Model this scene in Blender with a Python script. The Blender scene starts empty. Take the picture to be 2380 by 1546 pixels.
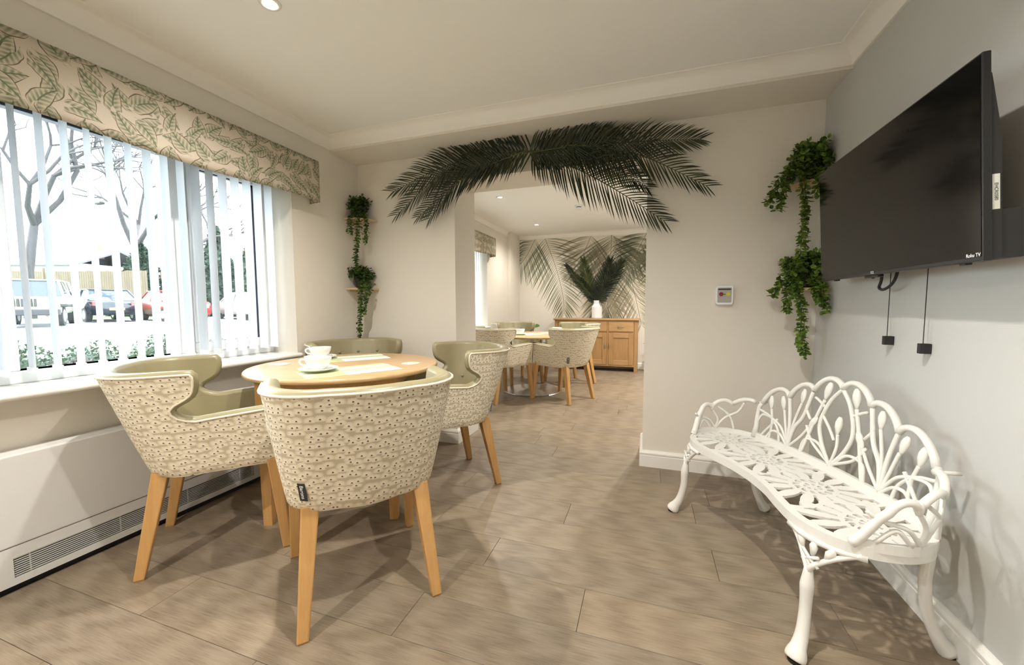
import bpy, bmesh, math, random
from mathutils import Vector, Matrix
random.seed(7)
PI = math.pi
scene = bpy.context.scene
COL = scene.collection

# ------------------------------------------------------------------ camera
W, BD, HB, H = 3.311, .316, 2.306, 2.40          # room width, beam depth, beam soffit, ceiling
YB, T, Y2 = -4.9, .381, 4.30                     # wall behind the camera, far wall thickness, end wall of the next room
yaw, pitch, roll = .3285, -.07, -.0037
fwd = Vector((-math.sin(yaw)*math.cos(pitch), math.cos(yaw)*math.cos(pitch), math.sin(pitch)))
rgt = Vector((math.cos(yaw), math.sin(yaw), 0)); upv = rgt.cross(fwd)
r2 = rgt*math.cos(roll) + upv*math.sin(roll); u2 = r2.cross(fwd)
cam = bpy.data.objects.new('camera', bpy.data.cameras.new('camera')); COL.objects.link(cam)
m = Matrix((r2, u2, -fwd)).transposed().to_4x4(); m.translation = (2.3488, -2.8423, 1.1234)
cam.matrix_world = m
cam.data.sensor_fit = 'HORIZONTAL'; cam.data.sensor_width = 36; cam.data.lens = 919.04/2380*36
cam.data.clip_start = .05; cam.data.clip_end = 300
scene.camera = cam
# ------------------------------------------------------------------ light
wd = bpy.data.worlds.new('overcast'); scene.world = wd; wd.use_nodes = True
wd.node_tree.nodes['Background'].inputs[0].default_value = (.90, .955, 1, 1)
wd.node_tree.nodes['Background'].inputs[1].default_value = 3.3
DOWNLIGHT_W = 40
vs = scene.view_settings
vs.view_transform = 'Standard'; vs.look = 'None'; vs.gamma = 1; vs.use_curve_mapping = False
vs.exposure = 2.2
scene.cycles.max_bounces = 6; scene.cycles.diffuse_bounces = 4; scene.cycles.use_light_tree = False; scene.cycles.use_adaptive_sampling = True; scene.cycles.adaptive_threshold = .02; scene.cycles.adaptive_min_samples = 36; scene.cycles.transparent_max_bounces = 16
scene.cycles.caustics_reflective = False; scene.cycles.caustics_refractive = False

# ------------------------------------------------------------------ materials
MATS = {}
class NT:
    """small helper for node trees"""
    def __init__(s, name):
        s.m = bpy.data.materials.new(name); s.m.use_nodes = True
        s.t = s.m.node_tree; s.n = s.t.nodes; s.l = s.t.links
        s.b = s.n['Principled BSDF']; s.out = s.n['Material Output']; MATS[name] = s.m
    def put(s, sock, v):
        if v is None: return
        if hasattr(v, 'is_linked') or isinstance(v, bpy.types.NodeSocket): s.l.new(v, sock)
        elif isinstance(v, (tuple, list)) and len(v) == 3 and sock.type == 'RGBA': sock.default_value = (*v, 1)
        else: sock.default_value = v
    def node(s, kind, **kw):
        n = s.n.new(kind)
        for k, v in kw.items(): setattr(n, k, v)
        return n
    def ma(s, op, a, b=None, c=None, clamp=False):
        n = s.node('ShaderNodeMath', operation=op, use_clamp=clamp)
        for i, v in enumerate((a, b, c)):
            if v is not None: s.put(n.inputs[i], v)
        return n.outputs[0]
    def sstep(s, x, a, b):
        n = s.node('ShaderNodeMapRange', interpolation_type='SMOOTHSTEP')
        s.put(n.inputs[0], x); n.inputs[1].default_value = a; n.inputs[2].default_value = b
        return n.outputs[0]
    def mix(s, f, a, b, blend='MIX'):
        n = s.node('ShaderNodeMix', data_type='RGBA', blend_type=blend)
        s.put(n.inputs[0], f); s.put(n.inputs[6], a); s.put(n.inputs[7], b)
        return n.outputs[2]
    def coord(s, which='Object', scale=(1,1,1), rot=(0,0,0), loc=None):
        tc = s.node('ShaderNodeTexCoord'); mp = s.node('ShaderNodeMapping')
        s.l.new(tc.outputs[which], mp.inputs[0]); mp.inputs[3].default_value = scale; mp.inputs[2].default_value = rot
        if loc is not None: s.put(mp.inputs[1], loc)
        return mp.outputs[0]
    def noise(s, vec, scale, detail=3, rough=.5, dist=0):
        n = s.node('ShaderNodeTexNoise'); s.put(n.inputs['Vector'], vec)
        n.inputs['Scale'].default_value = scale; n.inputs['Detail'].default_value = detail
        n.inputs['Roughness'].default_value = rough; n.inputs['Distortion'].default_value = dist
        return n.outputs[0]
    def ramp(s, f, stops):
        n = s.node('ShaderNodeValToRGB'); s.put(n.inputs[0], f); e = n.color_ramp.elements
        while len(e) < len(stops): e.new(.5)
        for el, (p, c) in zip(e, stops): el.position = p; el.color = (*c, 1)
        return n.outputs[0]
    def bump(s, h, strength=.2, dist=.01):
        n = s.node('ShaderNodeBump'); n.inputs['Strength'].default_value = strength; n.inputs['Distance'].default_value = dist
        s.put(n.inputs['Height'], h); s.l.new(n.outputs[0], s.b.inputs['Normal'])
    def set(s, color=None, rough=None, metal=None, spec=None):
        if color is not None: s.put(s.b.inputs['Base Color'], color)
        if rough is not None: s.put(s.b.inputs['Roughness'], rough)
        if metal is not None: s.put(s.b.inputs['Metallic'], metal)
        if spec is not None: s.put(s.b.inputs['Specular IOR Level'], spec)
        return s

def plain(name, color, rough=.6, metal=0, spec=.5, grain=0, scale=40, bump=0):
    t = NT(name); t.set(color, rough, metal, spec)
    if grain or bump:
        nz = t.noise(t.coord('Object'), scale, 4)
        if grain:
            k = 1-grain
            t.set(t.mix(nz, tuple(c*k for c in color), tuple(min(1, c*(1+grain)) for c in color)))
        if bump: t.bump(nz, bump, .002)
    return t

def wood(name, c1, c2, axis=2, rough=.42, sc=1.0):
    t = NT(name); s = [30, 30, 30]; s[axis] = 2.2
    info = t.node('ShaderNodeObjectInfo')
    add = t.node('ShaderNodeVectorMath', operation='ADD')
    tc = t.node('ShaderNodeTexCoord'); t.l.new(tc.outputs['Object'], add.inputs[0])
    sc3 = t.node('ShaderNodeVectorMath', operation='SCALE'); sc3.inputs[0].default_value = (3, 5, 7)
    t.l.new(info.outputs['Random'], sc3.inputs['Scale']); t.l.new(sc3.outputs[0], add.inputs[1])
    mp = t.node('ShaderNodeMapping'); mp.inputs[3].default_value = s; t.l.new(add.outputs[0], mp.inputs[0])
    a = t.noise(mp.outputs[0], sc, 4, .55, .4)
    b = t.noise(mp.outputs[0], sc*4, 2, .5)
    f = t.ma('ADD', t.ma('MULTIPLY', a, .75), t.ma('MULTIPLY', b, .25))
    t.set(t.ramp(f, [(.3, c1), (.7, c2)]), rough); t.bump(f, .08, .002)
    return t

plain('wall_paint', (.79, .745, .665), .85, spec=.2, bump=.05, scale=220)
plain('right_wall_grey', (.56, .56, .535), .85, spec=.2, bump=.05, scale=220)  # right wall alone, greyer and darker than the other walls
plain('ceiling_paint', (.90, .89, .86), .9, spec=.2, bump=.04, scale=160)
plain('cornice_paint', (.89, .865, .81), .8, spec=.2)
plain('trim_white', (.84, .82, .77), .38)
plain('upvc_white', (.86, .88, .90), .3)
plain('dark_frame', (.035, .04, .06), .35)
plain('slab', (.2, .17, .14), .9)
plain('radiator_white', (.70, .695, .68), .4)
plain('grille_dark', (.015, .015, .02), .7)
plain('black_plastic', (.012, .012, .012), .38, grain=.1)
plain('tv_back', (.02, .02, .02), .5)
plain('tv_screen', (.004, .004, .004), .10, spec=.32)
plain('matt_black', (.02, .02, .022), .6)
plain('cast_white', (.76, .745, .70), .32, bump=.06, scale=90)
plain('rubber', (.012, .012, .012), .7)
plain('ceramic', (.90, .89, .85), .12)
plain('steel', (.62, .62, .64), .28, metal=1, grain=.1)
plain('chrome', (.85, .85, .86), .12, metal=1)
plain('piping', (.80, .72, .58), .6)
plain('mat_white', (.80, .87, .80), .55)
plain('mat_green', (.52, .56, .30), .55)
plain('coaster', (.72, .77, .62), .5)
plain('pot_dark', (.02, .02, .024), .5)
plain('keypad_face', (.42, .40, .38), .4)
plain('red_button', (.30, .02, .03), .35)
plain('lime_button', (.60, .62, .04), .35)
plain('lettering', (.85, .85, .85), .6)
plain('lettering_dark', (.05, .05, .05), .6)
plain('sticker', (.75, .76, .70), .5)
plain('vase_white', (.82, .82, .83), .55, bump=.3, scale=120)
plain('soil', (.03, .02, .015), .9)
wood('beech', (.47, .255, .085), (.60, .345, .13), 2)
wood('beech_top', (.52, .325, .155), (.62, .41, .22), 0, .3)
wood('oak', (.36, .205, .085), (.52, .32, .15), 0)
wood('oak_panel', (.33, .18, .07), (.46, .27, .115), 2)
wood('pine', (.55, .38, .20), (.72, .54, .33), 0)

# floor planks
t = NT('floor_vinyl'); info = t.node('ShaderNodeObjectInfo'); tc = t.node('ShaderNodeTexCoord')
off = t.node('ShaderNodeVectorMath', operation='SCALE'); off.inputs[0].default_value = (17, 9, 0); t.l.new(info.outputs['Random'], off.inputs['Scale'])
add = t.node('ShaderNodeVectorMath', operation='ADD'); t.l.new(tc.outputs['Object'], add.inputs[0]); t.l.new(off.outputs[0], add.inputs[1])
mp = t.node('ShaderNodeMapping'); mp.inputs[3].default_value = (1.1, 9, 1); t.l.new(add.outputs[0], mp.inputs[0])
g1 = t.noise(mp.outputs[0], 2.0, 5, .6, 1.6)
mp2 = t.node('ShaderNodeMapping'); mp2.inputs[3].default_value = (7, 210, 1); t.l.new(add.outputs[0], mp2.inputs[0])
g2 = t.noise(mp2.outputs[0], 1.6, 3, .6, .3)
wv = t.node('ShaderNodeTexWave', wave_type='RINGS', rings_direction='Y'); wv.inputs['Scale'].default_value = 1.5; wv.inputs['Distortion'].default_value = 7; wv.inputs['Detail'].default_value = 3
t.l.new(mp.outputs[0], wv.inputs['Vector'])
f = t.ma('ADD', t.ma('ADD', t.ma('MULTIPLY', g1, .30), t.ma('MULTIPLY', g2, .58)), t.ma('MULTIPLY', wv.outputs['Fac'], .12))
base = t.ramp(f, [(.30, (.160, .122, .084)), (.50, (.252, .200, .143)), (.70, (.320, .265, .197))])
tone = t.ramp(info.outputs['Random'], [(0, (.92, .92, .93)), (.5, (1, .985, .96)), (1, (1.06, 1.03, .98))])
t.set(t.mix(1, base, tone, 'MULTIPLY'), t.ma('ADD', t.ma('MULTIPLY', g2, .16), .30), spec=.4); t.bump(g2, .06, .001)

# woven chair fabric: pale fan flowers with a dark centre on taupe
def uvcell(t, sx, sy, rand):
    uv = t.node('ShaderNodeTexCoord').outputs['UV']
    mp = t.node('ShaderNodeMapping'); mp.inputs[3].default_value = (sx, sy, 1); t.l.new(uv, mp.inputs[0])
    v = t.node('ShaderNodeTexVoronoi', voronoi_dimensions='2D', feature='F1'); v.inputs['Scale'].default_value = 1; v.inputs['Randomness'].default_value = rand
    t.l.new(mp.outputs[0], v.inputs['Vector'])
    sub = t.node('ShaderNodeVectorMath', operation='SUBTRACT'); t.l.new(mp.outputs[0], sub.inputs[0]); t.l.new(v.outputs['Position'], sub.inputs[1])
    sp = t.node('ShaderNodeSeparateXYZ'); t.l.new(sub.outputs[0], sp.inputs[0])
    sc = t.node('ShaderNodeSeparateColor'); t.l.new(v.outputs['Color'], sc.inputs[0])
    return sp.outputs[0], sp.outputs[1], v.outputs['Distance'], sc.outputs
t = NT('fan_fabric'); x, y, d, c = uvcell(t, 33, 41, .70)
ang = t.ma('ARCTAN2', y, x)
rays = t.ma('MULTIPLY', t.ma('ADD', t.ma('SINE', t.ma('MULTIPLY', ang, 20)), 1), .5)
up = t.sstep(y, -.40, -.16)
edge = t.ma('ADD', d, t.ma('MULTIPLY', rays, .05))
fan = t.ma('MULTIPLY', t.sstep(edge, .84, .46), up)
fan = t.ma('MULTIPLY', fan, t.ma('SUBTRACT', 1, t.ma('MULTIPLY', t.ma('POWER', rays, 3), t.sstep(d, .10, .55))), clamp=True)
nz = t.noise(t.coord('UV'), 300, 2)
colr = t.mix(fan, (.51, .435, .305), (.86, .785, .63))
colr = t.mix(t.ma('MULTIPLY', t.ma('MULTIPLY', t.sstep(y, .05, -.2), t.sstep(d, .34, .10)), .6), colr, (.42, .335, .24))
colr = t.mix(t.sstep(d, .135, .085), colr, (.070, .045, .045))
t.set(t.mix(t.ma('MULTIPLY', nz, .2), colr, (.62, .52, .40)), .85, spec=.2); t.bump(nz, .25, .001)

# pelmet print: veined leaves on sand
t = NT('leaf_print')
def leaf_layer(t, under, ox, oy, sx, sy, L):
    uv = t.coord('UV', (sx, sy, 1), loc=(ox, oy, 0))
    v = t.node('ShaderNodeTexVoronoi', voronoi_dimensions='2D', feature='F1'); v.inputs['Scale'].default_value = 1; v.inputs['Randomness'].default_value = .38
    t.l.new(uv, v.inputs['Vector'])
    sub = t.node('ShaderNodeVectorMath', operation='SUBTRACT'); t.l.new(uv, sub.inputs[0]); t.l.new(v.outputs['Position'], sub.inputs[1])
    sp = t.node('ShaderNodeSeparateXYZ'); t.l.new(sub.outputs[0], sp.inputs[0]); x, y = sp.outputs[0], sp.outputs[1]
    cc = t.node('ShaderNodeSeparateColor'); t.l.new(v.outputs['Color'], cc.inputs[0]); c = cc.outputs
    a = t.ma('MULTIPLY', c[0], 6.283); ca, sa = t.ma('COSINE', a), t.ma('SINE', a)
    lx = t.ma('SUBTRACT', t.ma('MULTIPLY', x, ca), t.ma('MULTIPLY', y, sa)); ly = t.ma('ADD', t.ma('MULTIPLY', x, sa), t.ma('MULTIPLY', y, ca))
    lx = t.ma('ADD', lx, t.ma('MULTIPLY', t.ma('MULTIPLY', ly, ly), .3))
    q = t.ma('DIVIDE', ly, L)
    wid = t.ma('MULTIPLY', t.ma('SUBTRACT', 1, t.ma('MULTIPLY', q, q)), t.ma('SUBTRACT', t.ma('ADD', .23, t.ma('MULTIPLY', c[1], .17)), t.ma('MULTIPLY', q, .14)))
    notch = t.ma('MULTIPLY', t.sstep(q, -.35, -.8), .10)
    ax = t.ma('ABSOLUTE', lx); e = t.ma('DIVIDE', t.ma('SUBTRACT', ax, notch), t.ma('MAXIMUM', wid, .004))
    ins = t.ma('MULTIPLY', t.sstep(e, 1.03, .97), t.sstep(t.ma('SUBTRACT', ax, notch), -.03, .0))
    vein = t.ma('POWER', t.ma('ABSOLUTE', t.ma('SINE', t.ma('MULTIPLY', t.ma('SUBTRACT', ly, t.ma('MULTIPLY', ax, .75)), 17))), 2.2)
    soft = t.noise(t.coord('UV'), 22, 2)
    fill = t.mix(t.ma('MULTIPLY', vein, .8), (.20, .215, .145), (.50, .44, .335))
    fill = t.mix(t.ma('MULTIPLY', t.sstep(e, .25, .85), soft), fill, (.58, .50, .385))
    fill = t.mix(t.sstep(ax, .035, .012), fill, (.13, .155, .09))
    fill = t.mix(t.sstep(e, .84, .95), fill, (.11, .09, .065))
    return t.mix(ins, under, fill)
colr = leaf_layer(t, (.53, .465, .375), .37, .21, 9.4, 10.2, .60)
colr = leaf_layer(t, colr, 5.9, 3.45, 9.0, 9.8, .60)
t.set(colr, .8, spec=.2)

t = NT('leather_olive'); nz = t.noise(t.coord('Object'), 220, 3); big = t.noise(t.coord('Object'), 5, 2)
t.set(t.mix(big, (.285, .25, .14), (.345, .305, .18)), .36, spec=.5); t.bump(nz, .10, .001)

t = NT('blind_fabric'); t.set((.86, .875, .90), .8, spec=.2)
tr = t.node('ShaderNodeBsdfTranslucent'); tr.inputs[0].default_value = (.86, .89, .92, 1)
mx = t.node('ShaderNodeMixShader'); mx.inputs[0].default_value = .4
t.l.new(t.b.outputs[0], mx.inputs[1]); t.l.new(tr.outputs[0], mx.inputs[2]); t.l.new(mx.outputs[0], t.out.inputs[0])

t = NT('window_glass'); g = t.node('ShaderNodeBsdfGlossy'); g.inputs['Roughness'].default_value = .02
tp = t.node('ShaderNodeBsdfTransparent'); tp.inputs[0].default_value = (.96, .98, .98, 1)
fr = t.node('ShaderNodeFresnel'); fr.inputs[0].default_value = 1.45
mx = t.node('ShaderNodeMixShader'); t.l.new(t.ma('MULTIPLY', fr.outputs[0], .6), mx.inputs[0])
t.l.new(tp.outputs[0], mx.inputs[1]); t.l.new(g.outputs[0], mx.inputs[2]); t.l.new(mx.outputs[0], t.out.inputs[0])

def leafy(name, c1, c2, rough=.45, scale=30, trans=.25):
    t = NT(name); nz = t.noise(t.coord('Object'), scale, 2)
    col = t.ramp(nz, [(.35, c1), (.65, c2)]); t.set(col, rough)
    tr = t.node('ShaderNodeBsdfTranslucent'); t.l.new(col, tr.inputs[0])
    mx = t.node('ShaderNodeMixShader'); mx.inputs[0].default_value = trans
    t.l.new(t.b.outputs[0], mx.inputs[1]); t.l.new(tr.outputs[0], mx.inputs[2]); t.l.new(mx.outputs[0], t.out.inputs[0])
leafy('palm_green', (.022, .035, .022), (.050, .062, .026), .5, 6, .12)
leafy('palm_lime', (.035, .060, .018), (.10, .125, .035), .5, 9, .15)
leafy('ivy', (.035, .085, .012), (.20, .32, .04), .45, 26)
leafy('ivy_dark', (.02, .055, .012), (.12, .21, .03), .45, 26)
leafy('monstera', (.05, .16, .02), (.10, .26, .03), .35, 12)
leafy('box_hedge', (.014, .036, .016), (.052, .085, .038), .6, 6)
leafy('heather', (.045, .028, .028), (.10, .07, .06), .7, 6)
leafy('conifer', (.010, .028, .018), (.034, .060, .036), .7, 1.5)
plain('bark', (.05, .046, .048), .9, grain=.4, scale=6)
plain('tarmac', (.26, .265, .28), .9, grain=.25, scale=3)
plain('road_paint', (.75, .75, .75), .7)
plain('grass', (.09, .14, .05), .9, grain=.4, scale=4)
plain('fence_wood', (.115, .088, .058), .85, grain=.3, scale=4)
plain('roof_tile', (.10, .095, .11), .8, grain=.2, scale=3)
plain('brick', (.22, .11, .08), .85, grain=.25, scale=8)
plain('render_white', (.45, .43, .40), .8)
plain('house_glass', (.05, .06, .08), .1)
plain('car_black', (.010, .012, .02), .25)
plain('car_red', (.30, .016, .014), .25)
plain('car_pale', (.30, .24, .22), .3)
plain('car_cream', (.30, .32, .22), .3)
plain('car_glass', (.03, .04, .06), .05)
plain('tyre', (.02, .02, .02), .8)
plain('lamp_white', (.9, .9, .9), .2)
plain('tail_red', (.5, .03, .03), .2)
plain('plate_yellow', (.75, .55, .08), .5)
plain('galvanised', (.55, .57, .60), .4, metal=.4)
t = NT('led'); t.b.inputs['Emission Color'].default_value = (1, .95, .84, 1); t.b.inputs['Emission Strength'].default_value = 18; t.m.cycles.emission_sampling = 'NONE'

# ------------------------------------------------------------------ builders
def obj(name, verts, faces, mat, parent=None, smooth=False, uv=None):
    me = bpy.data.meshes.new(name); me.from_pydata([tuple(v) for v in verts], [], faces)
    if isinstance(mat, (list, tuple)):
        for k in mat: me.materials.append(MATS[k])
    elif mat: me.materials.append(MATS[mat])
    if smooth: me.polygons.foreach_set('use_smooth', [True]*len(me.polygons))
    if uv:
        lay = me.uv_layers.new(name='UVMap')
        for lp in me.loops: lay.data[lp.index].uv = uv[lp.vertex_index]
    me.update()
    o = bpy.data.objects.new(name, me); COL.objects.link(o)
    if parent: o.parent = parent
    return o
def tag(o, label, cat, group=None):
    o['label'] = label; o['category'] = cat
    if group: o['group'] = group
    return o
def struct(o, label=None):
    o['kind'] = 'structure'
    if label: o['label'] = label
    return o
def thing(name, label, cat, loc=(0,0,0), rz=0, group=None):
    o = bpy.data.objects.new(name, None); COL.objects.link(o); o.empty_display_size = .1
    o.location = loc; o.rotation_euler = (0, 0, rz)
    return tag(o, label, cat, group)
def dup(root, loc, rz, label):
    r = root.copy(); COL.objects.link(r); r.location = loc; r.rotation_euler = (0, 0, rz); r['label'] = label
    for ch in root.children:
        c = ch.copy(); COL.objects.link(c); c.parent = r
        for g in ch.children:
            k = g.copy(); COL.objects.link(k); k.parent = c
    return r

class MB:
    """mesh collector"""
    def __init__(s): s.v = []; s.f = []; s.mi = []; s.uv = None
    def add(s, v, f, mi=0):
        n = len(s.v); s.v += [tuple(p) for p in v]; s.f += [tuple(i+n for i in q) for q in f]; s.mi += [mi]*len(f)
        return s
    def box(s, x0, x1, y0, y1, z0, z1, mi=0):
        return s.add([(x0,y0,z0),(x1,y0,z0),(x1,y1,z0),(x0,y1,z0),(x0,y0,z1),(x1,y0,z1),(x1,y1,z1),(x0,y1,z1)],
                     [(3,2,1,0),(4,5,6,7),(0,1,5,4),(1,2,6,5),(2,3,7,6),(3,0,4,7)], mi)
    def bbox(s, x0, x1, y0, y1, z0, z1, b=.004, mi=0):
        """box with chamfered edges"""
        bm = bmesh.new(); bmesh.ops.create_cube(bm, size=1)
        for v in bm.verts: v.co = Vector(((x0+x1)/2+v.co.x*(x1-x0), (y0+y1)/2+v.co.y*(y1-y0), (z0+z1)/2+v.co.z*(z1-z0)))
        bmesh.ops.bevel(bm, geom=bm.edges[:], offset=b, segments=2, affect='EDGES', profile=.5)
        bm.verts.index_update(); r = s.add([v.co for v in bm.verts], [[v.index for v in f.verts] for f in bm.faces], mi); bm.free(); return r
    def tube(s, path, rad, seg=8, cap=True, mi=0, closed=False, flat=1, upd=None):
        P = [Vector(p) for p in path]; n = len(P)
        R = rad if callable(rad) else (lambda k: rad if not isinstance(rad, (list, tuple)) else rad[int(round(k*(len(rad)-1)))])
        ring = []; prev = None
        for i, p in enumerate(P):
            a = P[(i-1) % n] if (closed or i) else P[0]; b = P[(i+1) % n] if (closed or i < n-1) else P[-1]
            tg = (b-a).normalized() if (b-a).length > 1e-9 else Vector((0,0,1))
            if prev is None:
                ref = Vector(upd) if upd else (Vector((0,0,1)) if abs(tg.z) < .9 else Vector((1,0,0)))
                nx = (ref - tg*ref.dot(tg)).normalized()
            else:
                nx = prev - tg*prev.dot(tg); nx = nx.normalized() if nx.length > 1e-6 else prev
            prev = nx; ny = tg.cross(nx); r = R(i/max(1, n-1))
            ring.append([p + nx*(math.cos(2*PI*k/seg)*r) + ny*(math.sin(2*PI*k/seg)*r*flat) for k in range(seg)])
        v = [q for rg in ring for q in rg]; f = []
        for i in range(n if closed else n-1):
            j = (i+1) % n
            for k in range(seg): f.append((i*seg+k, i*seg+(k+1) % seg, j*seg+(k+1) % seg, j*seg+k))
        if cap and not closed: f += [tuple(range(seg-1, -1, -1)), tuple((n-1)*seg+k for k in range(seg))]
        return s.add(v, f, mi)
    def lathe(s, prof, seg=32, c=(0,0,0), mi=0):
        n = len(prof); v = []; f = []
        for r, z in prof: v += [(c[0]+r*math.cos(2*PI*k/seg), c[1]+r*math.sin(2*PI*k/seg), c[2]+z) for k in range(seg)]
        for i in range(n-1):
            for k in range(seg): f.append((i*seg+k, i*seg+(k+1) % seg, (i+1)*seg+(k+1) % seg, (i+1)*seg+k))
        if prof[0][0] > 1e-5: f.append(tuple(range(seg-1, -1, -1)))
        if prof[-1][0] > 1e-5: f.append(tuple((n-1)*seg+k for k in range(seg)))
        return s.add(v, f, mi)
    def prism(s, poly, z0, z1, mi=0, axis='z', fn=None):
        """polygon (2-D) extruded; fn maps (a,b,c)->xyz"""
        n = len(poly); g = fn or (lambda a, b, c: (a, b, c))
        v = [g(a, b, z0) for a, b in poly] + [g(a, b, z1) for a, b in poly]
        f = [tuple(range(n-1, -1, -1)), tuple(range(n, 2*n))] + [(i, (i+1) % n, n+(i+1) % n, n+i) for i in range(n)]
        return s.add(v, f, mi)
    def ball(s, c, rx, ry, rz, seg=12, rings=7, mi=0):
        v = [(c[0], c[1], c[2]-rz)]; f = []
        for i in range(1, rings):
            a = -PI/2 + PI*i/rings
            v += [(c[0]+rx*math.cos(a)*math.cos(2*PI*k/seg), c[1]+ry*math.cos(a)*math.sin(2*PI*k/seg), c[2]+rz*math.sin(a)) for k in range(seg)]
        v.append((c[0], c[1], c[2]+rz)); top = len(v)-1
        for k in range(seg):
            f.append((0, 1+(k+1) % seg, 1+k)); f.append((top, top-seg+k, top-seg+(k+1) % seg))
        for i in range(rings-2):
            for k in range(seg): f.append((1+i*seg+k, 1+i*seg+(k+1) % seg, 1+(i+1)*seg+(k+1) % seg, 1+(i+1)*seg+k))
        return s.add(v, f, mi)
    def build(s, name, mat, parent=None, smooth=False, uv=None):
        o = obj(name, s.v, s.f, mat, parent, smooth, uv)
        if isinstance(mat, (list, tuple)): o.data.polygons.foreach_set('material_index', s.mi)
        return o
    def soft(s, name, mat, parent=None, ang=35):
        o = s.build(name, mat, parent, True)
        o.data.set_sharp_from_angle(angle=math.radians(ang)); return o

def catmull(pts, n=8, closed=False):
    P = [Vector(p) for p in pts]; N = len(P); out = []
    rng = range(N if closed else N-1)
    for i in rng:
        p1, p2 = P[i], P[(i+1) % N]
        p0 = P[(i-1) % N] if closed or i else p1*2-p2
        p3 = P[(i+2) % N] if closed or i < N-2 else p2*2-p1
        for k in range(n):
            t_ = k/n; t2 = t_*t_; t3 = t2*t_
            out.append(.5*((2*p1)+(p2-p0)*t_+(2*p0-5*p1+4*p2-p3)*t2+(3*p1-p0-3*p2+p3)*t3))
    if not closed: out.append(P[-1])
    return out
def text_mesh(name, body, size, mat, parent, matrix, depth=.0003):
    cu = bpy.data.curves.new(name, 'FONT'); cu.body = body; cu.size = size; cu.extrude = depth
    cu.align_x = 'CENTER'; cu.align_y = 'CENTER'
    tmp = bpy.data.objects.new(name, cu); COL.objects.link(tmp)
    dg = bpy.context.evaluated_depsgraph_get(); me = bpy.data.meshes.new_from_object(tmp.evaluated_get(dg))
    bpy.data.objects.remove(tmp); me.transform(matrix); me.materials.clear(); me.materials.append(MATS[mat])
    o = bpy.data.objects.new(name, me); COL.objects.link(o)
    if parent: o.parent = parent
    return o
def frame_m(x, y, z, loc):
    mm = Matrix((Vector(x).normalized(), Vector(y).normalized(), Vector(z).normalized())).transposed().to_4x4(); mm.translation = loc; return mm

# ------------------------------------------------------------------ the shell of the rooms
fl = struct(MB().box(-.3, W+.2, YB-.2, Y2+.2, -.12, -.012).build('floor', 'slab'), 'floor of wide grey-brown wood-look planks running across the room')
butts = {0: 2.14, 1: 1.70, 2: 2.65, 3: 1.965, -1: 1.545, -2: .62, -3: 1.2}
k = 0; row = -16
while True:
    y0 = -1.555 + .2165*row
    if y0 > Y2: break
    y1 = y0 + .2148
    if y1 > YB:
        Lp = 1.32; st = butts.get(row, random.uniform(0, Lp)); xx = st - math.ceil(st/Lp)*Lp
        while xx < W:
            a, b = max(xx, -.0), min(xx+Lp-.0016, W)
            if b-a > .02:
                c = .0006
                v = [(a,y0,-.01),(b,y0,-.01),(b,y1,-.01),(a,y1,-.01),(a,y0,-c),(b,y0,-c),(b,y1,-c),(a,y1,-c),(a+c,y0+c,0),(b-c,y0+c,0),(b-c,y1-c,0),(a+c,y1-c,0)]
                mx_, my_ = (a+b)/2, (y0+y1)/2
                o = obj('plank', [(p[0]-mx_, p[1]-my_, p[2]) for p in v], [(0,1,5,4),(1,2,6,5),(2,3,7,6),(3,0,4,7),(4,5,9,8),(5,6,10,9),(6,7,11,10),(7,4,8,11),(8,9,10,11)], 'floor_vinyl', fl)
                o.location = (mx_, my_, 0)
            xx += Lp
    row += 1

struct(MB().box(-.3, W+.2, YB-.2, Y2+.2, H, H+.15).build('ceiling', 'ceiling_paint'))
WZ0, WZ1 = .79, 2.08      # window opening
WA, WB = -3.4, -.685      # main window along the left wall
VA, VB = .95, 2.87        # next room window
wl = MB()
for a, b in ((YB-.2, WA), (WB, VA), (VB, Y2+.2)): wl.box(-.30, 0, a, b, 0, H)
for a, b in ((WA, WB), (VA, VB)): wl.box(-.30, -.09, a, b, 0, WZ0-.03); wl.box(-.30, 0, a, b, WZ1, H)
struct(wl.build('wall_left', 'wall_paint'))
OX1, OX2, OH = .908, 2.3365, 2.096
wf = MB().box(0, OX1, 0, T, 0, H).box(OX2, W, 0, T, 0, H).box(OX1, OX2, 0, T, OH, H)
struct(wf.build('wall_far', 'wall_paint'), 'cream wall with a wide opening to the next room')
struct(MB().box(W, W+.2, YB-.2, Y2+.2, 0, H).build('wall_right', 'right_wall_grey'))
struct(MB().box(0, W, YB-.2, YB, 0, H).build('wall_back', 'wall_paint'))
struct(MB().box(0, W, Y2, Y2+.2, 0, H).build('wall_end', 'wall_paint'))
struct(MB().box(0, W, -BD, 0, HB, H).build('trim_1', 'wall_paint'), 'shallow ceiling beam above the opening')
struct(MB().box(0, .07, 3.78, Y2, 0, H).build('trim_2', 'wall_paint'), 'boxed-in corner pier in the next room')
def cornice(name, x0, x1, y0, y1, hc, c):
    prof = [(.0, hc), (.012, hc), (.014, hc+.008)]
    for i in range(9):
        a = PI/2*i/8
        prof.append((.014+(c-.024)*(1-math.cos(a)), hc+.010+(H-hc-.016)*math.sin(a)))
    prof += [(c-.004, H-.006), (c, H-.004), (c, H)]
    v = []; f = []
    for d, z in prof: v += [(x0+d, y0+d, z), (x1-d, y0+d, z), (x1-d, y1-d, z), (x0+d, y1-d, z)]
    for i in range(len(prof)-1):
        for k in range(4): f.append((i*4+k, i*4+(k+1) % 4, i*4+4+(k+1) % 4, i*4+4+k))
    o = obj(name, v, f, 'cornice_paint', None, True); o.data.set_sharp_from_angle(angle=math.radians(30)); struct(o)
cornice('trim_3', 0, W, YB, -BD, 2.318, .088)
cornice('trim_4', 0, W, T, Y2, 2.325, .080)
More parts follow.
